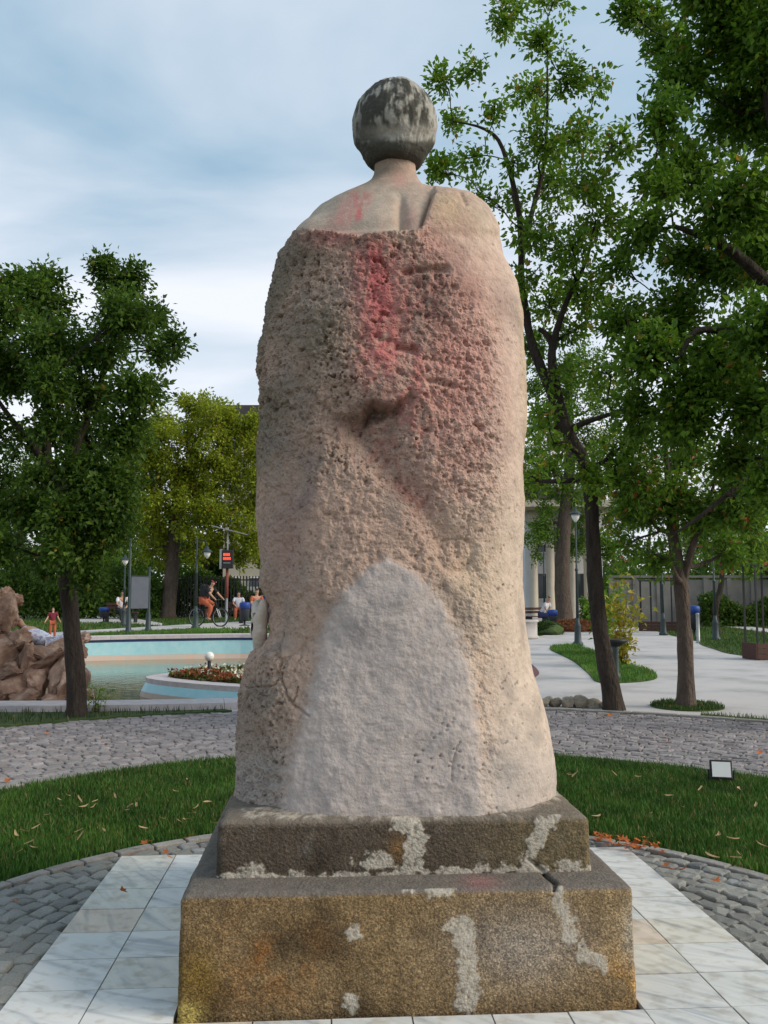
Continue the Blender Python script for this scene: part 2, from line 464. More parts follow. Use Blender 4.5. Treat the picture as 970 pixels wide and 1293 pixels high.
def water():
    m = bpy.data.materials.new('water'); m.use_nodes = True
    N = m.node_tree.nodes; L = m.node_tree.links; b = N['Principled BSDF']
    t = N.new('ShaderNodeTexCoord')
    n1 = N.new('ShaderNodeTexNoise'); n1.inputs['Scale'].default_value = 0.55; n1.inputs['Detail'].default_value = 5; L.new(t.outputs['Object'], n1.inputs['Vector'])
    r = N.new('ShaderNodeValToRGB'); e = r.color_ramp.elements
    e[0].position = 0.4; e[0].color = (0.115, 0.095, 0.032, 1); e[1].position = 0.62; e[1].color = (0.155, 0.17, 0.085, 1)
    L.new(n1.outputs['Fac'], r.inputs[0]); L.new(r.outputs[0], b.inputs['Base Color'])
    b.inputs['Roughness'].default_value = 0.06; b.inputs['IOR'].default_value = 1.33; b.inputs['Specular IOR Level'].default_value = 0.6
    n2 = N.new('ShaderNodeTexNoise'); n2.inputs['Scale'].default_value = 5; n2.inputs['Detail'].default_value = 4; L.new(t.outputs['Object'], n2.inputs['Vector'])
    bp = N.new('ShaderNodeBump'); bp.inputs['Strength'].default_value = 0.12; bp.inputs['Distance'].default_value = 0.05
    L.new(n2.outputs['Fac'], bp.inputs['Height']); L.new(bp.outputs[0], b.inputs['Normal'])
    MAT['water'] = m
water()

# ------------------------------------------------------------------ layout constants
PC = (0.043, 4.17); PROT = R(3.7)               # monument centre and turn
GC = (0.07, 3.68); R_PLAZA = 2.37               # cobbled plaza round it
RC = (0.25, 4.87); R_GRASS, R_ROAD = 3.85, 7.15  # ring lawn, ring road
pool = smooth_poly([(-9.5, 12.4), (-6.5, 12.1), (-4.2, 12.1), (-2.2, 12.35), (-0.4, 12.95), (0.8, 14.2), (1.0, 16.5), (0.3, 20.0), (-1.6, 24.3), (-3.6, 25.0),
                    (-5.6, 24.7), (-7.4, 24.2), (-9.4, 23.2), (-11.6, 21), (-12.2, 16.5)], 5)

# ------------------------------------------------------------------ ground
def ground():
    xs = np.concatenate([np.linspace(-260, -18, 16)[:-1], np.arange(-18, 18, 0.3), np.linspace(18, 260, 16)])
    ys = np.concatenate([np.linspace(-60, 8, 18)[:-1], np.arange(8, 34, 0.3), np.linspace(34, 420, 30)])
    X, Y = np.meshgrid(xs, ys)
    Z = terrain(X, Y) - 0.03
    V = np.stack([X.ravel(), Y.ravel(), Z.ravel()], 1)
    nx = len(xs)
    i = np.arange((len(ys) - 1) * (nx - 1)); r = i // (nx - 1); c = i % (nx - 1)
    a = r * nx + c
    F = np.stack([a, a + 1, a + nx + 1, a + nx], 1)
    cx = V[F].mean(1)
    keep = ~inside(cx[:, 0], cx[:, 1], offset_poly(pool, 0.22))
    o = link('ground', np_mesh('ground', V, F[keep], True), 'lawn_soil')
    o['kind'] = 'structure'
ground()
def disc(c, r0, r1, n=160, a0=0.0, a1=2 * math.pi):
    """ring polygon as quads"""
    mb = MB()
    V = []; F = []
    for k in range(n + 1):
        a = a0 + (a1 - a0) * k / n
        V += [(c[0] + r0 * math.cos(a), c[1] + r0 * math.sin(a), 0), (c[0] + r1 * math.cos(a), c[1] + r1 * math.sin(a), 0)]
    for k in range(n): F.append((2 * k, 2 * k + 1, 2 * k + 3, 2 * k + 2))
    return mb.add(V, F)
def circ(c, r, n=96, a0=0.0, a1=2 * math.pi):
    return [(c[0] + r * math.cos(a0 + (a1 - a0) * k / n), c[1] + r * math.sin(a0 + (a1 - a0) * k / n)) for k in range(n + (a1 - a0 < 6.2))]

# ---- cobbles
def cobble_variant(i, lx=1.0, ly=1.0):
    """unit stone with a domed worn top, about 40 triangles"""
    r = random.Random(100 + i)
    bm = bmesh.new()
    rings = [(0.5, -0.6), (0.5, -0.14), (0.475, 0.0), (0.40, 0.055)]
    corners = [(-1, -1), (1, -1), (1, 1), (-1, 1)]
    j = [(r.uniform(-.075, .075), r.uniform(-.075, .075), r.uniform(-.07, .07)) for _ in range(8)]
    base = []
    for k in range(4):
        x, y = corners[k]; x2, y2 = corners[(k + 1) % 4]
        base.append((x * (1 + j[k][0]), y * (1 + j[k][1])))
        base.append(((x + x2) / 2 * (1.04 + j[k + 4][0]), (y + y2) / 2 * (1.04 + j[k + 4][1])))
    L_ = []
    for s_, z in rings:
        row = []
        for k, (x, y) in enumerate(base):
            q = 0.975 if k % 2 == 0 else 1.0
            row.append(bm.verts.new((x * s_ * q, y * s_ * q, z + (j[k][2] if z > -0.2 else 0))))
        L_.append(row)
    for a, b in zip(L_[:-1], L_[1:]):
        for k in range(8): bm.faces.new((a[k], a[(k + 1) % 8], b[(k + 1) % 8], b[k]))
    bm.faces.new(L_[-1])
    bmesh.ops.triangulate(bm, faces=[f for f in bm.faces if len(f.verts) > 4])
    me = bpy.data.meshes.new('cobble'); bm.to_mesh(me); bm.free()
    return me
def cobble_set(parent_name, label_mat, spots, single=300):
    """spots: (x, y, angle, lx, ly, z); the ones that show largest become parts, the rest one stuff mesh"""
    spots.sort(key=lambda s: -(s[3] * s[4]) / max(0.5, (s[0] ** 2 + s[1] ** 2)) + (0 if abs(s[0]) < 0.48 * s[1] + 0.3 else 10))
    return spots[:single], spots[single:]
VAR_C = [cobble_variant(i) for i in range(7)]
VAR_P = []
for me in [cobble_variant(20 + i) for i in range(7)]: VAR_P.append(me)
for me in VAR_C: me.materials.append(MAT['granite_cool'])
for me in VAR_P: me.materials.append(MAT['granite_pink'])
def place_cobbles(parent, spots, variants, single, field_mat, tint):
    big, rest = cobble_set(None, None, spots, single)
    for i, (x, y, a, lx, ly, z) in enumerate(big):
        link('cobble', variants[i % len(variants)], None, parent, (x, y, z), (random.uniform(-.03, .03), random.uniform(-.03, .03), a), (lx, ly, 0.10))
    if rest:
        base = []
        for me in variants:
            v = np.zeros(len(me.vertices) * 3, np.float32); me.vertices.foreach_get('co', v)
            me.calc_loop_triangles()
            t = np.zeros(len(me.loop_triangles) * 3, np.int32); me.loop_triangles.foreach_get('vertices', t)
            base.append((v.reshape(-1, 3), t.reshape(-1, 3)))
        Vs, Fs, Cs, off = [], [], [], 0
        for i, (x, y, a, lx, ly, z) in enumerate(rest):
            v, t = base[i % len(base)]
            c, s = math.cos(a), math.sin(a)
            q = v * np.array((lx, ly, 0.10))
            q = np.stack([q[:, 0] * c - q[:, 1] * s + x, q[:, 0] * s + q[:, 1] * c + y, q[:, 2] + z], 1)
            Vs.append(q); Fs.append(t + off); off += len(v)
            k = random.uniform(0.72, 1.15) ; Cs.append(np.tile(np.array(tint(k)), (len(v), 1)))
        o = link('cobble_field', np_mesh('cobble_field', np.concatenate(Vs), np.concatenate(Fs), False, np.concatenate(Cs)), field_mat, parent)
        o['kind'] = 'stuff'
def ring_spots(c, r0, r1, row, length, a0, a1, keep, z=0.0, jit=0.012):
    out = []
    n = int(round((r1 - r0) / row)); row = (r1 - r0) / n
    for i in range(n):
        r = r0 + (i + 0.5) * row
        a = a0 + random.uniform(0, length / r)
        while a < a1:
            l = length * random.uniform(0.78, 1.25)
            am = a + l / r / 2
            rr = r + random.uniform(-jit, jit) + 0.02 * math.sin(am * 9 + i * 0.7)
            x, y = c[0] + rr * math.cos(am), c[1] + rr * math.sin(am)
            if keep(x, y):
                out.append((x, y, am + math.pi / 2 + random.uniform(-.07, .07), l - 0.010, row - 0.009, z + random.uniform(-0.006, 0.006)))
            a += l / r
    return out
def plocal(x, y):
    dx_, dy_ = x - PC[0], y - PC[1]; c, s = math.cos(PROT), math.sin(PROT)
    return dx_ * c + dy_ * s, -dx_ * s + dy_ * c
def pworld(x, y, z=0.0):
    c, s = math.cos(PROT), math.sin(PROT)
    return Vector((PC[0] + x * c - y * s, PC[1] + x * s + y * c, z))
MW, MB_ = 1.48, 1.17
# plaza
pl = disc(GC, 0.0, R_PLAZA, 90).build('cobbled_plaza', 'bedding_sand'); pl.location.z = -0.012; pl['kind'] = 'structure'
def keep_pl(x, y):
    u, v = plocal(x, y)
    return (abs(u) > MW - 0.03 or v > MB_ - 0.03) and y > 2.2
sp = ring_spots(GC, 0.62, R_PLAZA - 0.11, 0.098, 0.118, R(-35), R(215), keep_pl)
for s_ in range(len(sp)):
    x, y, a, lx, ly, z = sp[s_]; sp[s_] = (x, y, a, lx, ly, z + 0.012)
place_cobbles(pl, sp, VAR_C, 300, 'granite_field', lambda k: (0.86 * k, 0.95 * k, 0.96 * k))
# kerb stones round the plaza
def kerb(parent, c, r, wdt, length, a0, a1, h, name='kerb_stone', m='kerb_stone'):
    a = a0
    while a < a1:
        l = length * random.uniform(0.85, 1.15); da = l / r
        mb = MB(); V = []
        for rr in (r - wdt / 2, r + wdt / 2):
            for q in (a + 0.006 / r, a + da / 2, a + da - 0.006 / r):
                V.append((c[0] + rr * math.cos(q), c[1] + rr * math.sin(q)))
        jz = random.uniform(-0.004, 0.004)
        P = [(x, y, -0.08) for x, y in V] + [(x, y, h + jz) for x, y in V]
        F = [(6, 9, 10, 7), (7, 10, 11, 8), (0, 6, 7, 1), (1, 7, 8, 2), (3, 4, 10, 9), (4, 5, 11, 10), (0, 3, 9, 6), (2, 8, 11, 5)]
        mb.add(P, F)
        o = mb.build(name, m, parent, bevel=0.008)
        a += da
kerb(pl, GC, R_PLAZA - 0.05, 0.075, 0.24, R(-25), R(205), 0.022)
# ring road
rd = disc(RC, R_GRASS - 0.02, R_ROAD + 0.05, 200).build('cobbled_road', 'bedding_sand'); rd.location.z = -0.018; rd['kind'] = 'structure'
sp = ring_spots(RC, R_GRASS + 0.12, R_ROAD - 0.02, 0.096, 0.14, R(8), R(172), lambda x, y: abs(x) < 0.5 * y + 1.2, z=0.018)
place_cobbles(rd, sp, VAR_P, 300, 'granite_field', lambda k: (k, 0.97 * k, 0.98 * k))
kerb(rd, RC, R_GRASS + 0.06, 0.10, 0.45, R(10), R(170), 0.036)
kerb(rd, RC, R_ROAD + 0.06, 0.10, 0.60, R(10), R(98), 0.05)
# marble tiles
mt = MB().add([(-MW, -3.5, 0), (MW, -3.5, 0), (MW, MB_, 0), (-MW, MB_, 0)], [(0, 1, 2, 3)]).build('marble_paving', 'bedding_sand', loc=(PC[0], PC[1], -0.006), rot=(0, 0, PROT))
mt['kind'] = 'structure'
tile_me = []
for i in range(3):
    mb = MB().box((0, 0, 0), (1, 1, 0.03)); me = mb.mesh('marble_tile'); me.materials.append(MAT['marble']); tile_me.append(me)
xs = [-1.475, -1.165, -0.840, -0.56, -0.285, 0, 0.285, 0.56, 0.840, 1.165, 1.475]
y = MB_; row = 0
while y > -2.6:
    d = 0.292
    for i in range(len(xs) - 1):
        cxx = (xs[i] + xs[i + 1]) / 2
        if abs(cxx) < 0.8 and -0.79 < y - d / 2 < 0.8: continue
        if abs(cxx) < 0.84 and y - d > -0.86: continue
        o = link('marble_tile', tile_me[0], None, mt, (cxx, y - d / 2, 0.006 + random.uniform(-0.0015, 0.0015)), (0, 0, 0), (xs[i + 1] - xs[i] - 0.006, d - 0.006, 1))
    y -= d; row += 1

# ---- grass
def blades(name, pts, h, wd, label, z0=0.0, parent=None, base=((0.030, 0.090, 0.014), (0.075, 0.165, 0.026)), lean=0.5, label_cat='grass'):
    n = len(pts)
    P = np.asarray(pts)
    ang = rng.uniform(0, 2 * math.pi, n); la = rng.uniform(0, 2 * math.pi, n)
    hh = h * rng.uniform(0.45, 1.35, n) * (1 + 0.35 * fbm(P * np.array((3.1, 3.1, 0)) + 9, 2)); ww = wd * rng.uniform(0.7, 1.3, n)
    ln = hh * lean * rng.uniform(0.1, 1.0, n)
    side = np.stack([np.cos(ang), np.sin(ang), np.zeros(n)], 1) * ww[:, None] / 2
    le = np.stack([np.cos(la), np.sin(la), np.zeros(n)], 1) * ln[:, None]
    up = np.zeros((n, 3)); up[:, 2] = hh
    b0 = P - side; b1 = P + side
    m0 = P + le * 0.35 + up * 0.6 - side * 0.75; m1 = P + le * 0.35 + up * 0.6 + side * 0.75
    t = P + le + up
    V = np.stack([b0, b1, m0, m1, t], 1).reshape(-1, 3)
    i = np.arange(n) * 5
    F = np.concatenate([np.stack([i, i + 1, i + 3], 1), np.stack([i, i + 3, i + 2], 1), np.stack([i + 2, i + 3, i + 4], 1)])
    k = rng.uniform(0, 1, n)[:, None]
    C = np.array(base[0]) * (1 - k) + np.array(base[1]) * k
    cl_ = fbm(P * np.array((2.2, 2.2, 0)) + 3.7, 3)[:, None]; C = C * (1 + 0.55 * cl_) * np.array((1, 1, 1)) + np.clip(cl_, 0, 1) * np.array((0.03, 0.015, 0.0))
    dry = rng.uniform(0, 1, n) < 0.07
    C[dry] = (0.22, 0.18, 0.07)
    C = np.repeat(C, 5, axis=0)
    o = link(name, np_mesh(name, V, F, False, C), 'grass_blade', parent)
    tag(o, label, label_cat, kind='stuff')
    return o
def ring_pts(n, c, r0, r1, a0, a1, z, hole=None):
    r = np.sqrt(rng.uniform(r0 ** 2, r1 ** 2, n)); a = rng.uniform(a0, a1, n)
    return np.stack([c[0] + r * np.cos(a), c[1] + r * np.sin(a), np.full(n, z)], 1)
gl = disc(RC, 0.3, R_GRASS, 160).build('ring_lawn_soil', 'lawn_soil'); gl.location.z = -0.020; gl['kind'] = 'structure'
g = ring_pts(190000, RC, 0.5, R_GRASS + 0.02, R(-12), R(192), 0.0)
dd = np.hypot(g[:, 0] - GC[0], g[:, 1] - GC[1])
edge = R_PLAZA + 0.0 + 0.03 * np.sin(np.arctan2(g[:, 1] - GC[1], g[:, 0] - GC[0]) * 37)
ok = (dd > edge) & (np.abs(g[:, 0]) < 0.47 * g[:, 1] + 0.35)
g = g[ok]; g[:, 2] = -0.018
blades('ring_lawn', g, 0.055, 0.0075, 'short dark green mown grass in the ring around the monument')

# ------------------------------------------------------------------ pool
def strip(poly, z0, z1, off0, off1, name, m, parent, closed=True, smooth=False):
    """wall band between two offsets of a polygon; z0/z1 may be functions"""
    A = offset_poly(poly, off0); B = offset_poly(poly, off1)
    f0 = z0 if callable(z0) else (lambda x, y: z0); f1 = z1 if callable(z1) else (lambda x, y: z1)
    V = [(x, y, f0(x, y)) for x, y in A] + [(x, y, f1(x, y)) for x, y in B]
    n = len(poly)
    F = [(i, (i + 1) % n, n + (i + 1) % n, n + i) for i in range(n)]
    return MB().add(V, F).build(name, m, parent, smooth)
tz = lambda h: (lambda x, y: float(terrain(x, y)) + h)
WATER_Z = -0.24
pr = empty('fountain_pool', (0, 0, 0))
tag(pr, 'drained ornamental pool with pale blue rendered walls and stone coping', 'pool')
cop_h = 0.085
def coping(poly, parent, inner, outer, h, seg=6):
    A = offset_poly(poly, inner); B = offset_poly(poly, outer); n = len(poly)
    i = 0
    while i < n:
        j = min(i + seg, n); V = []; F = []
        for q in range(i, j + 1):
            k = q % n
            (ax, ay), (bx, by) = A[k], B[k]
            if q == j: (ax, ay), (bx, by) = [(p[0] * 0.985 + o_[0] * 0.015, p[1] * 0.985 + o_[1] * 0.015) for p, o_ in ((A[k], A[k - 1]), (B[k], B[k - 1]))]
            za, zb = h(ax, ay), h(bx, by)
            V += [(ax, ay, za - 0.09), (ax, ay, za), (bx, by, zb), (bx, by, zb - 0.14)]
        m = j - i
        for q in range(m):
            o_ = q * 4
            for e in range(4): F.append((o_ + e, o_ + (e + 1) % 4, o_ + 4 + (e + 1) % 4, o_ + 4 + e))
        F += [(3, 2, 1, 0), (4 * m, 4 * m + 1, 4 * m + 2, 4 * m + 3)]
        MB().add(V, F).build('coping_slab', 'coping_stone', parent)
        i = j
coping(pool, pr, -0.04, 0.46, tz(cop_h), 5)
strip(pool, tz(cop_h - 0.16), tz(cop_h - 0.09), -0.004, -0.004, 'tile_trim', 'navy_tile', pr)
strip(pool, lambda x, y: WATER_Z + 0.13, tz(cop_h - 0.085), 0.002, 0.002, 'upper_wall', 'pool_blue', pr)
strip(pool, WATER_Z - 0.02, WATER_Z + 0.13, -0.05, 0.004, 'lower_wall', 'pool_peach', pr)
strip(pool, -0.62, WATER_Z - 0.02, -0.05, -0.05, 'basin_wall', 'pool_blue', pr)
sheet('basin_floor', pool, 'pool_floor', zf=lambda x, y: -0.62, cell=4.0, skirt=0, parent=pr)
sheet('pool_water', offset_poly(pool, -0.045), 'water', zf=lambda x, y: WATER_Z, cell=4.0, skirt=0)
# planted island
isl = smooth_poly([(-4.15, 15.75), (-3.2, 14.75), (-1.9, 14.05), (-0.5, 14.2), (0.0, 15.4), (-0.3, 17.2), (-1.6, 18.0), (-3.1, 17.6), (-3.9, 16.7)], 5)
ISL_H = 0.075
ir = empty('flower_island', (0, 0, 0)); tag(ir, 'low island planter with blue sides and bedding flowers standing in the pool', 'planter')
coping(isl, ir, -0.34, 0.03, lambda x, y: ISL_H, 5)
strip(isl, ISL_H - 0.13, ISL_H - 0.07, 0.018, 0.018, 'tile_trim', 'navy_tile', ir)
strip(isl, WATER_Z + 0.09, ISL_H - 0.05, 0.10, 0.012, 'upper_wall', 'pool_blue', ir)
strip(isl, WATER_Z - 0.3, WATER_Z + 0.09, 0.20, 0.10, 'lower_wall', 'pool_peach', ir)
sheet('soil', offset_poly(isl, -0.30), 'bed_soil', zf=lambda x, y: ISL_H - 0.02, cell=3.0, skirt=0, parent=ir)
# ------------------------------------------------------------------ monument: pedestal
def stone_mat(name, rough, bump, bscale, n_lo, n_hi, nscale, speck=None, micro=False):
    m = bpy.data.materials.new(name); m.use_nodes = True
    N = m.node_tree.nodes; L = m.node_tree.links; b = N['Principled BSDF']
    b.inputs['Roughness'].default_value = rough; b.inputs['Specular IOR Level'].default_value = 0.2
    a = N.new('ShaderNodeVertexColor'); a.layer_name = 'col'
    t = N.new('ShaderNodeTexCoord')
    n = N.new('ShaderNodeTexNoise'); n.inputs['Scale'].default_value = nscale; n.inputs['Detail'].default_value = 8; n.inputs['Roughness'].default_value = 0.7
    L.new(t.outputs['Object'], n.inputs['Vector'])
    r = N.new('ShaderNodeValToRGB'); r.color_ramp.elements[0].position = 0.3; r.color_ramp.elements[0].color = (n_lo,) * 3 + (1,)
    r.color_ramp.elements[1].position = 0.7; r.color_ramp.elements[1].color = (n_hi,) * 3 + (1,)
    L.new(n.outputs['Fac'], r.inputs[0])
    x = N.new('ShaderNodeMixRGB'); x.blend_type = 'MULTIPLY'; x.inputs[0].default_value = 1; L.new(a.outputs[0], x.inputs[1]); L.new(r.outputs[0], x.inputs[2])
    col = x.outputs[0]
    if speck:
        v = N.new('ShaderNodeTexVoronoi'); v.inputs['Scale'].default_value = speck; L.new(t.outputs['Object'], v.inputs['Vector'])
        vr = N.new('ShaderNodeSeparateColor'); L.new(v.outputs['Color'], vr.inputs[0])
        rr = N.new('ShaderNodeValToRGB'); e = rr.color_ramp.elements
        e[0].position = 0.0; e[0].color = (0.45, 0.45, 0.45, 1); e[1].position = 1.0; e[1].color = (1.75, 1.7, 1.55, 1)
        k = e.new(0.55); k.color = (0.95, 0.95, 0.95, 1)
        L.new(vr.outputs[0], rr.inputs[0])
        # the grains show only where the exposed aggregate is (stored in alpha)
        x2 = N.new('ShaderNodeMixRGB'); x2.blend_type = 'MULTIPLY'; L.new(a.outputs[1], x2.inputs[0]); L.new(col, x2.inputs[1]); L.new(rr.outputs[0], x2.inputs[2])
        col = x2.outputs[0]
    L.new(col, b.inputs['Base Color'])
    bn = N.new('ShaderNodeTexNoise'); bn.inputs['Scale'].default_value = bscale; bn.inputs['Detail'].default_value = 8; L.new(t.outputs['Object'], bn.inputs['Vector'])
    bp = N.new('ShaderNodeBump'); bp.inputs['Strength'].default_value = bump; bp.inputs['Distance'].default_value = 0.012
    hgt = bn.outputs['Fac']
    if micro:
        # small pits where the stone was left rough (alpha of the colour layer)
        v2 = N.new('ShaderNodeTexVoronoi'); v2.inputs['Scale'].default_value = 62; L.new(t.outputs['Object'], v2.inputs['Vector'])
        m2 = N.new('ShaderNodeMapRange'); m2.inputs[1].default_value = 0.12; m2.inputs[2].default_value = 0.36; L.new(v2.outputs['Distance'], m2.inputs[0])
        m3 = N.new('ShaderNodeMath'); m3.operation = 'MULTIPLY'; L.new(m2.outputs[0], m3.inputs[0]); L.new(a.outputs[1], m3.inputs[1])
        m4 = N.new('ShaderNodeMath'); m4.operation = 'MULTIPLY_ADD'; m4.inputs[1].default_value = 0.55; L.new(m3.outputs[0], m4.inputs[0]); L.new(bn.outputs['Fac'], m4.inputs[2])
        hgt = m4.outputs[0]
    if micro:
        ms_ = N.new('ShaderNodeMapRange'); ms_.inputs[3].default_value = 0.22; ms_.inputs[4].default_value = bump; L.new(a.outputs[1], ms_.inputs[0]); L.new(ms_.outputs[0], bp.inputs['Strength'])
    L.new(hgt, bp.inputs['Height']); L.new(bp.outputs[0], b.inputs['Normal'])
    MAT[name] = m
stone_mat('pedestal_stone', 0.9, 0.8, 90, 0.72, 1.28, 26, speck=210)
stone_mat('statue_stone', 0.85, 0.9, 95, 0.80, 1.18, 24, micro=True)
stone_mat('statue_head', 0.85, 0.4, 60, 0.8, 1.2, 30)

def set_alpha(me, alpha):
    a = me.color_attributes['col']; c = np.zeros(len(alpha) * 4, np.float32); a.data.foreach_get('color', c)
    c = c.reshape(-1, 4); c[:, 3] = alpha; a.data.foreach_set('color', c.ravel())
def grid_faces(nr, nc, closed=True):
    r, c = np.meshgrid(np.arange(nr - 1), np.arange(nc if closed else nc - 1), indexing='ij')
    r = r.ravel(); c = c.ravel(); c2 = (c + 1) % nc
    return np.stack([r * nc + c, r * nc + c2, (r + 1) * nc + c2, (r + 1) * nc + c], 1)
def grid_normals(G):
    """G: rows x cols x 3, closed in cols"""
    dv = np.gradient(G, axis=0)
    du = (np.roll(G, -1, axis=1) - np.roll(G, 1, axis=1)) * 0.5
    n = np.cross(du, dv); n /= (np.linalg.norm(n, axis=2, keepdims=True) + 1e-9)
    return n
def seg_dist(u, v, pts):
    d = np.full(u.shape, 1e9)
    for (x1, y1), (x2, y2) in zip(pts[:-1], pts[1:]):
        ex, ey = x2 - x1, y2 - y1
        t = np.clip(((u - x1) * ex + (v - y1) * ey) / (ex * ex + ey * ey), 0, 1)
        d = np.minimum(d, np.hypot(u - x1 - t * ex, v - y1 - t * ey))
    return d
def gs(u, v, cu, cv, su, sv):
    return np.exp(-((u - cu) / su) ** 2 - ((v - cv) / sv) ** 2)
def mixc(C, col, m):
    m = np.clip(m, 0, 1)[..., None]
    return C * (1 - m) + np.array(col) * m

def square_ring(nf, ns):
    """unit square perimeter, camera side (-y) dense; returns xy in [-1,1]"""
    f = np.linspace(-1, 1, nf, endpoint=False); s = np.linspace(-1, 1, ns, endpoint=False)
    P = [np.stack([f, -np.ones(nf)], 1), np.stack([np.ones(ns), s], 1), np.stack([-s, np.ones(ns)], 1), np.stack([-np.ones(ns), -s], 1)]
    return np.concatenate(P)
def block(name, rows, nf, ns, corner, parent, rough_amp, colour, ysc=1.0):
    """rows: list of (z, half) ; colour(u,v,W,N) -> C, alpha, disp"""
    ring = square_ring(nf, ns)
    G = np.zeros((len(rows), len(ring), 3))
    for i, (z, h) in enumerate(rows):
        q = ring * h
        ex = np.clip(np.abs(q) - (h - corner), 0, None)
        l = np.hypot(ex[:, 0], ex[:, 1])
        k = np.where((ex[:, 0] > 0) & (ex[:, 1] > 0), np.maximum(ex[:, 0], ex[:, 1]) / (l + 1e-9), 1.0)
        q = np.sign(q) * (np.minimum(np.abs(q), h - corner) + ex * k[:, None])
        G[i, :, :2] = q * np.array((1.0, ysc)); G[i, :, 2] = z
    N = grid_normals(G)
    P = G.reshape(-1, 3); n = N.reshape(-1, 3)
    W = np.array([pworld(p[0], p[1], p[2]) for p in P])
    u, v = project(W)
    C, al, disp = colour(u, v, P, n)
    P = P + n * disp[:, None]
    F = grid_faces(len(rows), len(ring))
    me = np_mesh(name, P, F, True, C); set_alpha(me, al)
    return link(name, me, 'pedestal_stone', parent)
ped = empty('pedestal', (PC[0], PC[1], 0), PROT)
tag(ped, 'stained two-tier stone pedestal with white mortar patches carrying the statue', 'pedestal')
def patchy(u, v, d, w):
    """soft patch mask whose edge is broken by noise"""
    q = np.stack([u / 15.0, v / 15.0, np.zeros_like(u)], 1)
    m = sstep(w + 1.8, w - 1.8, d + fbm(q, 5, 0.62) * 19.0)
    return m * (0.45 + 0.55 * sstep(-0.32, -0.05, fbm(q * 2.3 + 7, 3, 0.6)))
def lower_col(u, v, P, n):
    Q = P * 1.0
    front = sstep(-0.5, -0.9, n[:, 1])
    big = fbm(P * 2.6 + 3, 4); mid = fbm(P * 7 + 9, 4, 0.6); fin = fbm(P * 30, 4, 0.7)
    C = np.tile(np.array((0.205, 0.138, 0.070)), (len(u), 1))
    C = mixc(C, (0.30, 0.21, 0.112), sstep(-0.05, 0.5, mid + 0.25 * (u - 500) / 300))
    C = mixc(C, (0.072, 0.048, 0.025), sstep(0.02, 0.42, big + 0.10 - 0.35 * (u - 420) / 300) * 0.85)
    C = mixc(C, (0.20, 0.085, 0.022), gs(u, v, 345, 1215, 60, 55) * sstep(-0.2, 0.35, mid) * 0.9)
    C = mixc(C, (0.24, 0.15, 0.025), gs(u, v, 250, 1235, 26, 40) * 0.55)
    C = mixc(C, (0.62, 0.48, 0.14), gs(u, v, 238, 1283, 16, 16) * 1.0 * sstep(-0.4, 0.1, fin))
    C = mixc(C, (0.35, 0.185, 0.05), (gs(u, v, 790, 1245, 26, 45) + 0.5 * gs(u, v, 752, 1225, 24, 18)) * sstep(-0.35, 0.2, mid) * 0.8)
    C = mixc(C, (0.34, 0.32, 0.27), (gs(u, v, 798, 1180, 12, 40)) * 0.6)
    C = mixc(C, (0.33, 0.30, 0.28), gs(u, v, 660, 1195, 80, 50) * 0.55)
    al = np.full(len(u), 0.85)
    top = sstep(0.35, 0.8, n[:, 2])
    C = mixc(C, (0.150, 0.130, 0.112), top * 0.95); al *= (1 - 0.7 * top)
    C = mixc(C, (0.36, 0.12, 0.12), gs(u, v, 607, 1114, 24, 9) * 0.4)
    disp = 0.006 * big + 0.004 * mid + 0.0035 * fin * (1 - 0.6 * top)
    m = np.zeros(len(u))
    for d, w in ((np.hypot((u - 447), (v - 1177) * 1.2), 11), (seg_dist(u, v, [(580, 1168), (588, 1180), (592, 1225), (590, 1268)]), 12),
                 (np.hypot((u - 582) / 1.4, (v - 1172) * 1.1), 12), (np.hypot((u - 590) / 1.2, v - 1262), 13),
                 (seg_dist(u, v, [(700, 1116), (708, 1142), (722, 1180), (738, 1208), (762, 1220)]), 8),
                 (np.hypot((u - 444) / 1.1, v - 1266), 11), (np.hypot((u - 552) / 2.6, (v - 1124)), 8), (np.hypot((u - 515) / 1.8, (v - 1122)), 4)):
        m = np.maximum(m, patchy(u, v, d, w))
    m = m * (n[:, 1] < -0.3)
    C = mixc(C, (0.47, 0.42, 0.345), m * 0.88); al = al * (1 - m); disp = disp * (1 - 0.6 * m) + m * 0.002
    crack = np.exp(-(seg_dist(u, v, [(683, 1098), (690, 1106), (701, 1114), (700, 1124)]) / 2.4) ** 2)
    disp = disp - crack * 0.022; C = mixc(C, (0.03, 0.025, 0.02), crack)
    # chipped arrises
    ed = sstep(0.25, 0.6, n[:, 2]) * (1 - sstep(0.6, 0.95, n[:, 2]))
    disp = disp - ed * 0.008 * sstep(0.0, 0.5, fbm(P * 9 + 5, 3))
    return C, al, disp
rows = [(-0.02, 0.832), (0.0, 0.832)] + [(z, 0.832 - 0.004 * z / 0.43) for z in np.linspace(0.004, 0.408, 110)]
rows += [(0.414, 0.8265), (0.419, 0.824), (0.424, 0.819), (0.428, 0.812), (0.431, 0.804)] + [(0.432 + 0.008 * k / 14, 0.796 - 0.012 * k) for k in range(14)] + [(0.442, 0.45), (0.442, 0.1)]
block('lower_block', rows, 380, 90, 0.02, ped, 0.01, lower_col)
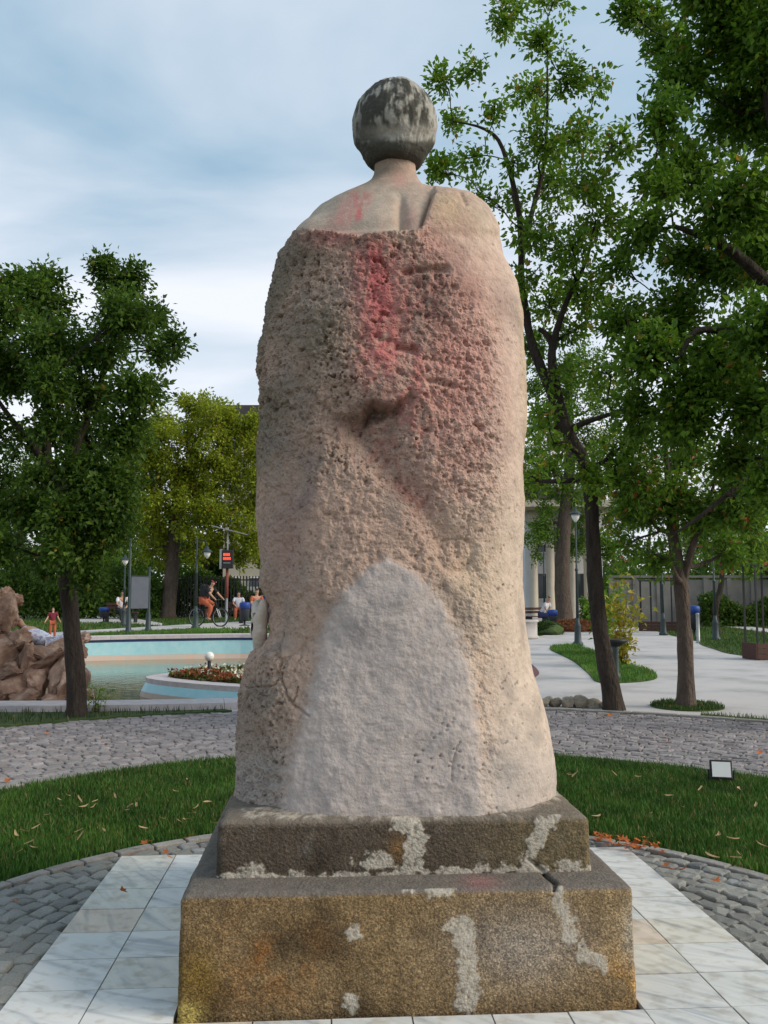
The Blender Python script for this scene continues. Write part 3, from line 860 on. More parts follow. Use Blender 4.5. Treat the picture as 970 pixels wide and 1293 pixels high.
def upper_col(u, v, P, n):
    big = fbm(P * 3.1 + 13, 4); mid = fbm(P * 9 + 2, 4, 0.6); fin = fbm(P * 34, 4, 0.7)
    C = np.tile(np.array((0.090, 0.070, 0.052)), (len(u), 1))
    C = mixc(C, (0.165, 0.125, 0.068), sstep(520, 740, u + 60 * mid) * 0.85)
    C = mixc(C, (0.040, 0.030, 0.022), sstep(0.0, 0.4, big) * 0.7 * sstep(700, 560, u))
    C = mixc(C, (0.19, 0.105, 0.04), gs(u, v, 505, 1072, 16, 18) * 0.8)
    C = mixc(C, (0.14, 0.125, 0.108), sstep(0.1, 0.5, mid) * 0.5)
    al = np.full(len(u), 0.55)
    top = sstep(0.35, 0.8, n[:, 2])
    C = mixc(C, (0.175, 0.145, 0.115), top * 0.9); al *= (1 - 0.7 * top)
    disp = 0.007 * big + 0.005 * mid + 0.004 * fin
    m = np.zeros(len(u))
    for d, w in ((np.hypot((u - 476) / 2.2, (v - 1090)), 11), (seg_dist(u, v, [(515, 1036), (524, 1052), (522, 1085), (520, 1100)]), 13),
                 (np.hypot((u - 512) / 2, v - 1040), 9), (seg_dist(u, v, [(690, 1040), (678, 1058), (668, 1085), (672, 1100)]), 9), (np.hypot((u - 690) / 2.2, v - 1038), 7),
                 (seg_dist(u, v, [(276, 1107), (420, 1107), (520, 1102), (680, 1098), (748, 1097)]), 4.5), (np.hypot((u - 322) / 3, v - 1098), 5),
                 (np.hypot((u - 618) / 4, v - 1097), 4), (np.hypot((u - 715) / 3, v - 1094), 6)):
        m = np.maximum(m, patchy(u, v, d, w))
    fr = n[:, 1] < -0.3
    m = m * fr
    wet = sstep(9, 5, seg_dist(u, v, [(310, 1026), (420, 1029), (560, 1028), (640, 1023), (700, 1006)])) * (n[:, 2] > 0.3) * sstep(-0.15, 0.2, fbm(P * 22 + 8, 4, 0.65))
    C = mixc(C, (0.47, 0.42, 0.345), m * 0.88); al = al * (1 - m); disp = disp * (1 - 0.6 * m) + m * 0.0025
    C = mixc(C, (0.46, 0.40, 0.33), wet * 0.75); al = al * (1 - wet); disp = disp + wet * 0.003
    crack = np.exp(-(seg_dist(u, v, [(668, 1085), (676, 1092), (686, 1100)]) / 2.0) ** 2)
    disp = disp - crack * 0.015
    ed = sstep(0.2, 0.6, n[:, 2]) * (1 - sstep(0.6, 0.98, n[:, 2]))
    disp = disp - ed * 0.016 * sstep(-0.1, 0.5, fbm(P * 8 + 25, 3))
    return C, al, disp
rows = [(0.430, 0.722)] + [(z, 0.722 - 0.004 * (z - 0.44) / 0.2) for z in np.linspace(0.437, 0.622, 64)]
rows += [(0.630, 0.715), (0.636, 0.710), (0.641, 0.703), (0.645, 0.693)] + [(0.647 + 0.0014 * k, 0.683 - 0.011 * k) for k in range(14)] + [(0.668, 0.3), (0.668, 0.05)]
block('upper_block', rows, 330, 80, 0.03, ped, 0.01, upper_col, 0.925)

# ------------------------------------------------------------------ monument: statue
SY = 4.12                                     # depth of the figure's axis
def table(v, pts):
    a = np.array(pts, float); return np.interp(v, a[:, 0], a[:, 1])
LEFT = [(200, 467), (212, 467), (220, 466), (226, 463), (231, 457), (236, 448), (244, 428), (252, 412), (260, 401), (272, 393), (284, 387), (291, 381), (300, 373), (315, 363), (332, 356), (350, 350), (385, 344), (420, 337),
        (448, 330), (465, 327), (482, 328), (500, 329), (540, 333), (575, 331), (600, 330), (660, 327), (700, 331), (740, 334), (752, 338), (765, 342), (800, 342), (812, 336), (822, 322), (834, 315), (850, 312), (870, 308), (920, 307), (960, 309), (1000, 306), (1020, 308), (1032, 312)]
RIGHT = [(200, 531), (212, 531), (220, 532), (227, 535), (232, 539), (237, 545), (242, 566), (247, 582), (254, 596), (262, 605), (273, 615), (290, 621), (310, 628), (337, 635), (352, 643), (370, 650), (402, 654), (482, 656), (530, 654), (585, 650), (603, 650), (640, 655), (668, 656),
         (733, 654), (780, 656), (802, 658), (830, 661), (854, 667), (880, 674), (906, 681), (930, 687), (950, 690), (993, 692), (1010, 690), (1032, 686)]
DEP = [(200, 0.105), (215, 0.11), (225, 0.125), (235, 0.17), (250, 0.235), (270, 0.28), (290, 0.325), (310, 0.36), (350, 0.40), (420, 0.44), (500, 0.46), (600, 0.47), (700, 0.48), (850, 0.52), (950, 0.56), (1032, 0.57)]
NEX = [(205, 2.0), (240, 2.1), (290, 2.4), (400, 2.5), (700, 2.6), (1032, 3.0)]
stat = empty('statue', (PC[0], SY, 0.69))
tag(stat, 'weathered stone statue of a robed figure seen from behind, rough back streaked with red paint', 'statue')
def statue_body():
    nr, nA, nB = 790, 490, 90
    vr = np.concatenate([np.linspace(200, 245, 60)[:-1], np.linspace(245, 1036, nr - 59)])
    L_, R__ = table(vr, LEFT), table(vr, RIGHT)
    b = table(vr, DEP); nn = table(vr, NEX)
    def sm(a, k):
        ker = np.ones(k) / k; return np.convolve(np.pad(a, k // 2, mode='edge'), ker, mode='valid')[:len(a)]
    L_, R__, b = sm(L_, 5), sm(R__, 5), sm(b, 9)
    zz = np.array([at_y(485, v, SY).z for v in vr]); sc = np.array([SY / ray(485, v).y / FPX for v in vr])
    xl = (L_ - 485) * sc; xr = (R__ - 485) * sc
    th = np.concatenate([np.linspace(math.pi, 2 * math.pi, nA, endpoint=False), np.linspace(0, math.pi, nB, endpoint=False)])
    c, s = np.cos(th), np.sin(th)
    cx = (xl + xr) / 2; ax = (xr - xl) / 2
    e = 2.0 / nn[:, None]
    X = cx[:, None] + ax[:, None] * np.sign(c) * np.abs(c) ** e
    nearf = np.interp(vr, [200, 212, 222, 232, 245, 260, 275, 290, 310, 340], [1.0, 0.97, 0.90, 0.80, 0.75, 0.77, 0.82, 0.88, 0.94, 1.0])
    Y = SY + b[:, None] * np.sign(s) * np.abs(s) ** e * np.where(s[None, :] < 0, nearf[:, None], 1.0)
    G = np.stack([X, Y, np.repeat(zz[:, None], len(th), 1)], 2)[::-1]      # bottom row first
    Nn = grid_normals(G)
    P = G.reshape(-1, 3); n = Nn.reshape(-1, 3)
    u, v = project(P)
    back = sstep(0.25, -0.1, n[:, 1])          # the side towards the path
    # --- zones
    jag = 5 * fbm(np.stack([u / 14, v / 14, 0 * u], 1), 3)
    neckline = np.interp(u, [370, 385, 400, 415, 440, 470, 500, 515, 525, 533, 541, 548, 553, 650], [290, 291, 291, 292, 297, 297, 292, 289, 292, 286, 262, 241, 222, 222])
    mantle = sstep(-3, 3, v - neckline + jag * 0.6) * sstep(225, 240, v)
    diag = (u - (528 + (v - 290) * 0.62))                                   # right of it the drapery is dressed smooth
    dressed = sstep(-14, 22, diag + 2.5 * jag) * sstep(470, 380, v)
    dressed = np.maximum(dressed, sstep(600, 640, u + jag))
    lowsm = sstep(560, 660, v + 3 * jag - 0.25 * (u - 500))
    cemL = np.interp(v, [708, 716, 740, 770, 800, 840, 880, 920, 960, 1000, 1036], [490, 466, 444, 420, 405, 398, 388, 378, 368, 360, 354])
    cemR = np.interp(v, [708, 716, 740, 770, 800, 840, 880, 920, 960, 1000, 1036], [490, 514, 543, 564, 580, 591, 599, 605, 609, 612, 614])
    cem = sstep(-10, 13, np.minimum(u - cemL, cemR - u) + 2.6 * jag) * (v > 700) * back
    rough = mantle * (1 - 0.82 * dressed) * (1 - 0.45 * lowsm) * (1 - 0.82 * cem)
    lowleft = sstep(380, 350, u + jag) * sstep(780, 830, v) * (1 - cem)
    rough = np.maximum(rough, 0.95 * lowleft)
    rough = np.where(back > 0.02, rough, 0.35 * mantle)
    # --- relief
    big = fbm(P * 2.7 + 4, 3); mid = fbm(P * 9 + 1, 4, 0.55); fin = fbm(P * 34 + 7, 4, 0.6); vf = fbm(P * 90 + 3, 3, 0.6)
    sk = P @ np.array([[1, 0, 0.35], [0, 1, 0], [-0.35, 0, 1]]) 
    f1, h1 = worley(sk * 24 + 1.3 * np.stack([mid, fin, big], 1)); f2, h2 = worley(sk * 50 + 5 + 0.5 * np.stack([fin, vf, mid], 1)); f3, h3 = worley(sk * 15 + np.stack([fin, mid, big], 1))
    disp = 0.030 * big * mantle + 0.016 * mid * (0.2 + 0.8 * rough) * mantle + 0.013 * fin * rough + 0.0055 * vf * rough + 0.0016 * fin * mantle
    pits = 0.036 * (h1 < 0.24) * sstep(0.40, 0.18, f1) * (0.4 + h1 * 2.5) + 0.026 * (h2 < 0.36) * sstep(0.40, 0.20, f2) * (0.35 + 2.0 * h2) + 0.034 * (h3 < 0.22) * sstep(0.33, 0.16, f3)
    pitmask = rough ** 1.3 * sstep(-0.15, 0.30, fbm(P * 4.5 + 31, 4, 0.6)) * (1 - 0.8 * sstep(535, 600, u + 3 * jag)) * (1 - 0.75 * lowsm * (1 - lowleft))
    chips = np.maximum(0, -fbm(sk * 26 + 77, 3, 0.6)) ** 1.5
    disp -= pits * pitmask * 1.1 + 0.060 * chips * rough
    disp -= 0.007 * (h2 < 0.16) * sstep(0.4, 0.12, f2) * sstep(0.0, 0.3, lowsm) * (1 - 0.6 * cem) * mantle
    # mantle edge standing proud of the bare shoulders
    disp += (mantle * 0.030 - 0.024) * sstep(378, 415, u) * sstep(300, 285, np.minimum(v, 292)) + 0.006 * sstep(285, 300, v)
    disp += 0.012 * np.exp(-((v - neckline - 4) / 6.0) ** 2) * sstep(380, 400, u) * sstep(545, 530, u) * mantle
    # bare back: spine furrow, shoulder blades, strap groove
    bare = (1 - mantle) * back
    disp -= 0.022 * np.exp(-((u - (506 + (v - 250) * 0.05)) / 6.0) ** 2) * sstep(232, 258, v) * bare * 1.3
    disp += 0.016 * gs(u, v, 478, 280, 24, 28) * bare + 0.014 * gs(u, v, 526, 275, 11, 22) * bare
    strap = np.exp(-(seg_dist(u, v, [(548, 241), (541, 262), (533, 286)]) / 2.6) ** 2)
    disp -= 0.022 * strap * sstep(238, 246, v) * back
    disp += 0.014 * sstep(-2, 3, u - (548 - (v - 241) * 0.33)) * sstep(300, 290, v) * sstep(238, 248, v) * back
    disp -= 0.012 * np.exp(-(seg_dist(u, v, [(581, 246), (586, 262)]) / 3.0) ** 2) * back
    # overhung hollow below the mantle bulge and the valley running down from it
    edge = 512 - 0.30 * (u - 480) + 5 * np.sin(u * 0.13) + 1.5 * jag
    ov = np.exp(-((u - 474) / 34.0) ** 2) * sstep(-2, 6, v - edge) * np.exp(-np.clip(v - edge, 0, None) / 32.0)
    disp -= 0.15 * ov * back
    disp += 0.040 * np.exp(-((u - 478) / 60.0) ** 2) * np.exp(-((v - 484) / 40.0) ** 2) * back
    val = seg_dist(u, v, [(450, 540), (495, 590), (530, 632), (560, 680), (590, 715)])
    disp -= 0.030 * np.exp(-(val / 20.0) ** 2) * back
    disp -= 0.022 * np.exp(-(seg_dist(u, v, [(385, 570), (372, 620), (362, 680), (352, 760), (352, 800)]) / 15.0) ** 2) * back
    disp -= 0.026 * np.exp(-(seg_dist(u, v, [(510, 345), (535, 342), (562, 340)]) / 4.5) ** 2) * back
    disp -= 0.028 * np.exp(-(seg_dist(u, v, [(503, 440), (522, 444)]) / 5.0) ** 2) * back
    disp -= 0.020 * np.exp(-(seg_dist(u, v, [(540, 482), (572, 488)]) / 3.5) ** 2) * back
    disp += 0.012 * gs(u, v, 575, 700, 18, 16) * back - 0.014 * np.exp(-(np.abs(np.hypot((u - 576), (v - 700) * 1.0) - 22) / 3.5) ** 2) * (v > 680) * back * 0.6
    disp += 0.03 * gs(u, v, 620, 560, 40, 140) * back
    # cement fill: slightly proud, trowelled lumps, holes low down
    disp += cem * (0.012 + 0.004 * mid + 0.0022 * fin)
    holes = (h2 < 0.35) * sstep(0.40, 0.14, f2) * gs(u, v, 545, 950, 50, 38)
    disp -= 0.016 * holes
    ck = np.full(len(u), 1e9)
    wob = 2.5 * fbm(np.stack([u / 7, v / 7, 0 * u + 3], 1), 2)
    for pl_ in ([(354, 800), (353, 848), (357, 860), (364, 880), (369, 889), (391, 904)], [(311, 868), (330, 868), (345, 866), (354, 856)], [(369, 889), (376, 868)],
                [(577, 940), (571, 962), (570, 985)], [(560, 690), (566, 708)]):
        ck = np.minimum(ck, seg_dist(u + wob, v + wob, pl_))
    crack = np.exp(-(ck / 1.05) ** 2) * back
    disp -= 0.015 * crack * np.where(u > 500, 0.6, 1.0)
    # --- colour of the stone, its stains and paint, some shade painted in
    C = np.tile(np.array((0.43, 0.305, 0.235)), (len(u), 1))
    C = mixc(C, (0.225, 0.180, 0.132), sstep(-0.25, 0.5, big + 0.6 * (480 - u) / 150 - 0.2 + 0.35 * (420 - v) / 200))  # side shade painted in: stone darkened towards the left
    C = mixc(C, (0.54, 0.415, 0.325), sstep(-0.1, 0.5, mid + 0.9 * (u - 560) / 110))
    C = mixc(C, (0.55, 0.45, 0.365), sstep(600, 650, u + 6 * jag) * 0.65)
    C = mixc(C, (0.50, 0.33, 0.255), gs(u, v, 470, 650, 90, 60) * 0.55)
    C = mixc(C, (0.52, 0.40, 0.255), gs(u, v, 600, 740, 45, 70) * 0.35)
    C = mixc(C, (0.27, 0.225, 0.19), sstep(0.05, 0.5, fbm(P * 4.4 + 90, 4) + 0.05) * (0.55 + 0.3 * lowleft) * (1 - cem))
    C = mixc(C, (0.22, 0.185, 0.15), sstep(395, 340, u + 3 * jag) * sstep(830, 900, v) * 0.6 * (1 - cem))
    C = mixc(C, (0.20, 0.14, 0.135), gs(u, v, 380, 610, 22, 55) * 0.6 * sstep(-0.3, 0.3, mid))  # shade of the left fold painted into the colour
    C = mixc(C, (0.30, 0.18, 0.16), gs(u, v, 360, 690, 22, 60) * 0.45)
    sm_skin = bare * sstep(212, 240, v)
    C = mixc(C, (0.42, 0.36, 0.285), sm_skin * 0.7)
    C = mixc(C, (0.47, 0.36, 0.22), gs(u, v, 565, 268, 26, 26) * 0.7)
    C = mixc(C, (0.43, 0.37, 0.27), gs(u, v, 605, 285, 16, 30) * 0.6)
    # black lichen specks
    lich = sstep(0.22, 0.5, fbm(P * 38 + 200, 3, 0.6)) * sstep(0.0, 0.35, fbm(P * 3.3 + 11, 3) + 0.12) * mantle
    C = mixc(C, (0.10, 0.08, 0.065), lich * 0.75 * (1 - cem))
    # cement
    C = mixc(C, (0.435, 0.385, 0.36), cem * 0.82)
    C = mixc(C, (0.33, 0.29, 0.275), cem * sstep(0.0, 0.5, fbm(P * 6 + 50, 4)) * 0.6)
    grey_low = sstep(900, 990, v + 4 * jag) * back * (1 - cem)
    C = mixc(C, (0.42, 0.375, 0.345), grey_low * 0.55)
    # red paint
    pt = fbm(np.stack([u / 13, v / 45, 0 * u], 1), 4, 0.6)
    pf = fbm(P * 30 + 60, 3, 0.6)
    red = np.exp(-((u - (480 + 4 * np.sin(v / 30))) / 31.0) ** 2) * sstep(288, 325, v) * sstep(520, 440, v + 60 * pt)
    red = red * sstep(-0.75, 0.05, pt + 0.35 * pf) * 0.88
    red = np.maximum(red, gs(u, v, 530, 400, 62, 120) * 0.62 * sstep(-0.4, 0.4, pt + 0.6 * pf))
    red = np.maximum(red, gs(u, v, 580, 460, 60, 150) * 0.42)
    red = np.maximum(red, gs(u, v, 530, 500, 55, 85) * 0.6 * sstep(-0.3, 0.4, pt + 0.8 * pf))
    red = np.maximum(red, np.exp(-((u - 528) / 10.0) ** 2) * sstep(420, 450, v) * sstep(560, 480, v) * 0.55)
    red = np.maximum(red, gs(u, v, 425, 300, 40, 16) * 0.42)
    red = np.maximum(red, np.exp(-(seg_dist(u, v, [(462, 240), (452, 268)]) / 7.0) ** 2) * 0.85 * sstep(-0.4, 0.2, pt))
    red = np.maximum(red, np.exp(-(seg_dist(u, v, [(448, 246), (425, 280)]) / 13.0) ** 2) * 0.62 * sstep(-0.5, 0.3, pt))
    red = np.maximum(red, gs(u, v, 520, 272, 10, 20) * 0.28); red = np.maximum(red, gs(u, v, 505, 222, 10, 10) * 0.25)
    red = np.maximum(red, gs(u, v, 548, 310, 30, 30) * 0.3)
    red = np.maximum(red, gs(u, v, 470, 545, 50, 30) * 0.35 * sstep(-0.2, 0.4, pf))
    red = red * back * (1 - cem)
    C = mixc(C, (0.50, 0.125, 0.125), red)
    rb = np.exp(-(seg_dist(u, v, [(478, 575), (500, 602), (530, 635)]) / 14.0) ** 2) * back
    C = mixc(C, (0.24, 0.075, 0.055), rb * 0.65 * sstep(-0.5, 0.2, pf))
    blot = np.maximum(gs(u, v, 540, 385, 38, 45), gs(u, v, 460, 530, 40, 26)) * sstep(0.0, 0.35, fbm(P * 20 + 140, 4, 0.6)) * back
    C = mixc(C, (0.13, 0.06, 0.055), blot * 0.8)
    dirt_shade = np.maximum(gs(u, v, 470, 528, 36, 20), 0.8 * gs(u, v, 545, 372, 26, 40)) * sstep(-0.35, 0.2, fbm(P * 12 + 240, 4, 0.65)) * back  # dirt plus painted-in shade of the hollow, and a second dark patch
    C = mixc(C, (0.085, 0.05, 0.042), dirt_shade * 0.8)
    C = mixc(C, (0.34, 0.28, 0.075), sstep(0.02, -0.16, n[:, 1] + 0.0) * 0 + sstep(648, 656, u) * 0.2 * back * (v < 640))
    P = P + n * disp[:, None]
    base = P[:, 2] < 0.70
    return P, grid_faces(len(vr), len(th)), C, rough
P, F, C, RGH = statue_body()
P[:, 0] -= PC[0]; P[:, 1] -= SY; P[:, 2] -= 0.69
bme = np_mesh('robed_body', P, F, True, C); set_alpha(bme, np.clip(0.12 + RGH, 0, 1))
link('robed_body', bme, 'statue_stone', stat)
print('statue z', P[:, 2].min() + 0.69)

def statue_head():
    HP = [(104, 1), (106, 12), (110, 24), (116, 33.5), (124, 41.5), (134, 47.8), (146, 52), (158, 53.6), (166, 53.4), (174, 51.8), (182, 48.2), (190, 42.5), (197, 39.5), (203, 36.5), (207, 33), (210, 27), (212, 16), (213, 4)]
    vr = np.interp(np.linspace(0, 1, 170), np.linspace(0, 1, 340), np.concatenate([np.linspace(104, 125, 140), np.linspace(125, 197, 120), np.linspace(197, 213, 80)]))
    a = table(vr, HP); ker = np.ones(9) / 9
    a = np.convolve(np.pad(a, 4, mode='edge'), ker, mode='valid')
    nC = 300
    th = np.linspace(0, 2 * math.pi, nC, endpoint=False)
    zz = np.array([at_y(485, v, SY).z for v in vr]); sc = np.array([SY / ray(485, v).y / FPX for v in vr])
    cx = (499 + 0.02 * (160 - vr) - 485) * sc
    X = cx[:, None] + (a * sc)[:, None] * np.cos(th)
    Y = SY + 0.01 + 1.0 * (a * sc)[:, None] * np.sin(th)
    G = np.stack([X, Y, np.repeat(zz[:, None], nC, 1)], 2)[::-1]
    n = grid_normals(G).reshape(-1, 3); P = G.reshape(-1, 3)
    u, v = project(P)
    back = sstep(0.3, -0.1, n[:, 1])
    lx = P[:, 0] - 0.05
    ang = np.arctan2(P[:, 1] - SY, lx)
    big = fbm(P * 6, 3); fin = fbm(P * 40, 4, 0.6)
    lock = fbm(np.stack([ang * 7, P[:, 2] * 7, 0 * u], 1), 3) * sstep(196, 176, v) + 0.6 * fbm(P * 14 + 6, 3)
    disp = 0.014 * big + 0.007 * lock + 0.003 * fin
    disp += 0.006 * np.exp(-((v - 185) / 9.0) ** 2) * back - 0.004 * np.exp(-((v - 170) / 6.0) ** 2) * back
    # face on the far side: brow, nose, cheeks, chin
    fx, fz = P[:, 0] - 0.05, P[:, 2]
    zc = at_y(485, 168, SY).z
    fr = sstep(0.2, 0.7, n[:, 1])
    disp += fr * (0.030 * np.exp(-(fx / 0.022) ** 2 - ((fz - zc) / 0.035) ** 2) - 0.016 * np.exp(-((np.abs(fx) - 0.06) / 0.028) ** 2 - ((fz - zc - 0.03) / 0.018) ** 2)
                  + 0.016 * np.exp(-(fx / 0.045) ** 2 - ((fz - zc + 0.085) / 0.012) ** 2) + 0.02 * np.exp(-(fx / 0.05) ** 2 - ((fz - zc + 0.13) / 0.03) ** 2))
    C = np.tile(np.array((0.36, 0.34, 0.295)), (len(u), 1))
    st = fbm(np.stack([ang * 6, P[:, 2] * 8, 0 * u + 4], 1), 4, 0.62) * sstep(195, 178, v) + 0.7 * fbm(P * np.array((22, 22, 12)) + 44, 4, 0.62)
    bl = fbm(P * 9 + 41, 4, 0.6)
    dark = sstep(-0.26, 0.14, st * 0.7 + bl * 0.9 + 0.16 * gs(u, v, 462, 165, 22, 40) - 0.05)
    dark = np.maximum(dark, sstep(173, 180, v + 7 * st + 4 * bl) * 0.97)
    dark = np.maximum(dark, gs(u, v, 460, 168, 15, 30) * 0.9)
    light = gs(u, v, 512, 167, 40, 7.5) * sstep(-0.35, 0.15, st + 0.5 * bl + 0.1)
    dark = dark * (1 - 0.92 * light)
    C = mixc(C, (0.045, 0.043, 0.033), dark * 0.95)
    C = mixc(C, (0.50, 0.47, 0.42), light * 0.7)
    P = P + n * disp[:, None]
    return P, grid_faces(len(vr), nC), C
P, F, C = statue_head()
P[:, 0] -= PC[0]; P[:, 1] -= SY; P[:, 2] -= 0.69
link('head', np_mesh('head', P, F, True, C), 'statue_head', stat)

# skin-modifier figures -----------------------------------------------------------
def skin_obj(name, verts, edges, radii, m, parent, sub=2, root=0):
    bm = bmesh.new(); lay = bm.verts.layers.skin.verify()
    vs = []
    for i, (p, r) in enumerate(zip(verts, radii)):
        v = bm.verts.new(p); v[lay].radius = (r, r) if not hasattr(r, '__len__') else r; v[lay].use_root = (i == root); vs.append(v)
    for a, b in edges: bm.edges.new((vs[a], vs[b]))
    me = bpy.data.meshes.new(name); bm.to_mesh(me); bm.free()
    o = link(name, me, m, parent)
    s = o.modifiers.new('skin', 'SKIN'); s.use_smooth_shade = True; s.branch_smoothing = 0.6
    q = o.modifiers.new('sub', 'SUBSURF'); q.levels = sub; q.render_levels = sub
    return o
# the carved hand gripping the robe's edge
def hp(u, v, Y=3.86):
    p = at_y(u, v, Y); return (p.x - PC[0], p.y - SY, p.z - 0.69)
mat('hand_stone', (0.57, 0.485, 0.41), (0.46, 0.39, 0.32), scale=14, rough=0.85, bump=0.4, bscale=60)
hv = [hp(330, 838, 4.02), hp(329, 806, 3.98), hp(329, 787, 3.95), hp(332, 771, 3.94), hp(333, 762, 3.94), hp(333, 756, 3.945)]
hr = [0.030, 0.042, 0.040, 0.030, 0.022, 0.011]
he = [(0, 1), (1, 2), (2, 3), (3, 4), (4, 5)]
for k in range(4):                             # fingers curling round the front of the stone
    y0 = 4.03 + 0.03 * k
    b0 = len(hv)
    hv += [hp(324, 800 - k * 11, y0 + 0.05), hp(320 + k, 796 - k * 11, y0 + 0.12), hp(332 + k, 793 - k * 11, y0 + 0.17)]
    hr += [0.026, 0.022, 0.017]; he += [(1 if k < 2 else 2, b0), (b0, b0 + 1), (b0 + 1, b0 + 2)]
skin_obj('hand', hv, he, hr, 'hand_stone', stat, 2, 1)
# ------------------------------------------------------------------ trees
GREENS = {
    'dark': [(0.040, 0.088, 0.012), (0.115, 0.185, 0.022), (0.066, 0.125, 0.016)],
    'mid': [(0.060, 0.130, 0.013), (0.155, 0.260, 0.023), (0.092, 0.180, 0.017)],
    'lime': [(0.120, 0.165, 0.012), (0.340, 0.370, 0.026), (0.210, 0.260, 0.018)],
    'olive': [(0.060, 0.088, 0.018), (0.145, 0.175, 0.034), (0.095, 0.120, 0.025)],
    'fresh': [(0.078, 0.160, 0.014), (0.205, 0.315, 0.026), (0.125, 0.225, 0.020)],
    'yellow': [(0.20, 0.21, 0.020), (0.44, 0.38, 0.035), (0.30, 0.28, 0.026)],
    'autumn': [(0.14, 0.14, 0.024), (0.40, 0.24, 0.03), (0.20, 0.21, 0.027)],
}
def leaves_mesh(name, P, D, size, pal, tr, odd=0.0, oddcol=(0.32, 0.20, 0.03)):
    """P leaf bases, D rough outward directions"""
    n = len(P)
    ax = D + tr.normal(size=(n, 3)) * 0.75; ax[:, 2] -= 0.15
    ax /= np.linalg.norm(ax, axis=1)[:, None]
    nr = np.stack([tr.normal(size=n) * 0.6, tr.normal(size=n) * 0.6, np.ones(n)], 1)
    nr -= ax * np.einsum('ij,ij->i', nr, ax)[:, None]; nr /= np.linalg.norm(nr, axis=1)[:, None]
    sd = np.cross(nr, ax)
    s = (size * tr.uniform(0.6, 1.25, n))[:, None]
    b = P; t = P + ax * s - nr * s * 0.10
    m = P + ax * s * 0.5 + nr * s * 0.02
    l1 = P + ax * s * 0.42 - sd * s * 0.30 + nr * s * 0.10; r1 = P + ax * s * 0.42 + sd * s * 0.30 + nr * s * 0.10
    V = np.stack([b, l1, t, r1], 1).reshape(-1, 3)
    i = np.arange(n) * 4
    F = np.concatenate([np.stack([i, i + 2, i + 1], 1), np.stack([i, i + 3, i + 2], 1)])
    k = tr.uniform(0, 1, n)[:, None]
    pal = [np.array(c) for c in pal]
    C = np.where(k < 0.5, pal[0] * (1 - 2 * k) + pal[2] * 2 * k, pal[2] * (2 - 2 * k) + pal[1] * (2 * k - 1))
    if odd:
        q = tr.uniform(0, 1, n) < odd; C[q] = np.array(oddcol) * tr.uniform(0.7, 1.3, q.sum())[:, None]
    return np_mesh(name, V, F, False, np.repeat(C, 4, axis=0))
def twig_mesh(name, A, M, B, r):
    """thin three-sided twigs, vectorised"""
    n = len(A)
    d = B - A; d /= (np.linalg.norm(d, axis=1)[:, None] + 1e-9)
    up = np.tile(np.array((0.3, 0.8, 0.5)), (n, 1)); e1 = np.cross(d, up); e1 /= (np.linalg.norm(e1, axis=1)[:, None] + 1e-9); e2 = np.cross(d, e1)
    rows = []
    for Pt, k in ((A, 1.0), (M, 0.65), (B, 0.2)):
        for j in range(3):
            a = 2 * math.pi * j / 3
            rows.append(Pt + (e1 * math.cos(a) + e2 * math.sin(a)) * (r * k)[:, None])
    V = np.stack(rows, 1).reshape(-1, 3); F = []
    i = np.arange(n) * 9
    for s in (0, 3):
        for j in range(3):
            j2 = (j + 1) % 3
            F.append(np.stack([i + s + j, i + s + j2, i + s + 3 + j2, i + s + 3 + j], 1))
    return V, np.concatenate(F)
def catmull(pts, n=4):
    out = []
    m = len(pts)
    for i in range(m - 1):
        a, b, c, d = pts[max(i - 1, 0)], pts[i], pts[i + 1], pts[min(i + 2, m - 1)]
        for k in range(n):
            t = k / n
            out.append(0.5 * ((2 * b) + (c - a) * t + (2 * a - 5 * b + 4 * c - d) * t * t + (3 * b - a - 3 * c + d) * t ** 3))
    out.append(pts[-1]); return out
def trunk_mesh(pts, rads, n=12, flare=1.5, knots=0.06, seed=0):
    P = catmull(pts, 4); m = len(P)
    rr = np.interp(np.linspace(0, 1, m), np.linspace(0, 1, len(rads)), rads)
    k = np.linspace(0, 1, m) * (P[-1] - P[0]).length
    rr = rr * (1 + (flare - 1) * np.exp(-k / 0.18))
    mb = MB(); mb.tube(P, list(rr), n, True)
    V = np.array(mb.v); off = fbm(V * np.array((5, 5, 2.2)) + seed, 3)
    cen = np.repeat(np.array([tuple(p) for p in P]), n, axis=0)
    V[:len(cen)] += (V[:len(cen)] - cen) * (off[:len(cen), None] * knots * 6)
    mb.v = [tuple(v) for v in V]
    return mb
TREE_STAT = []
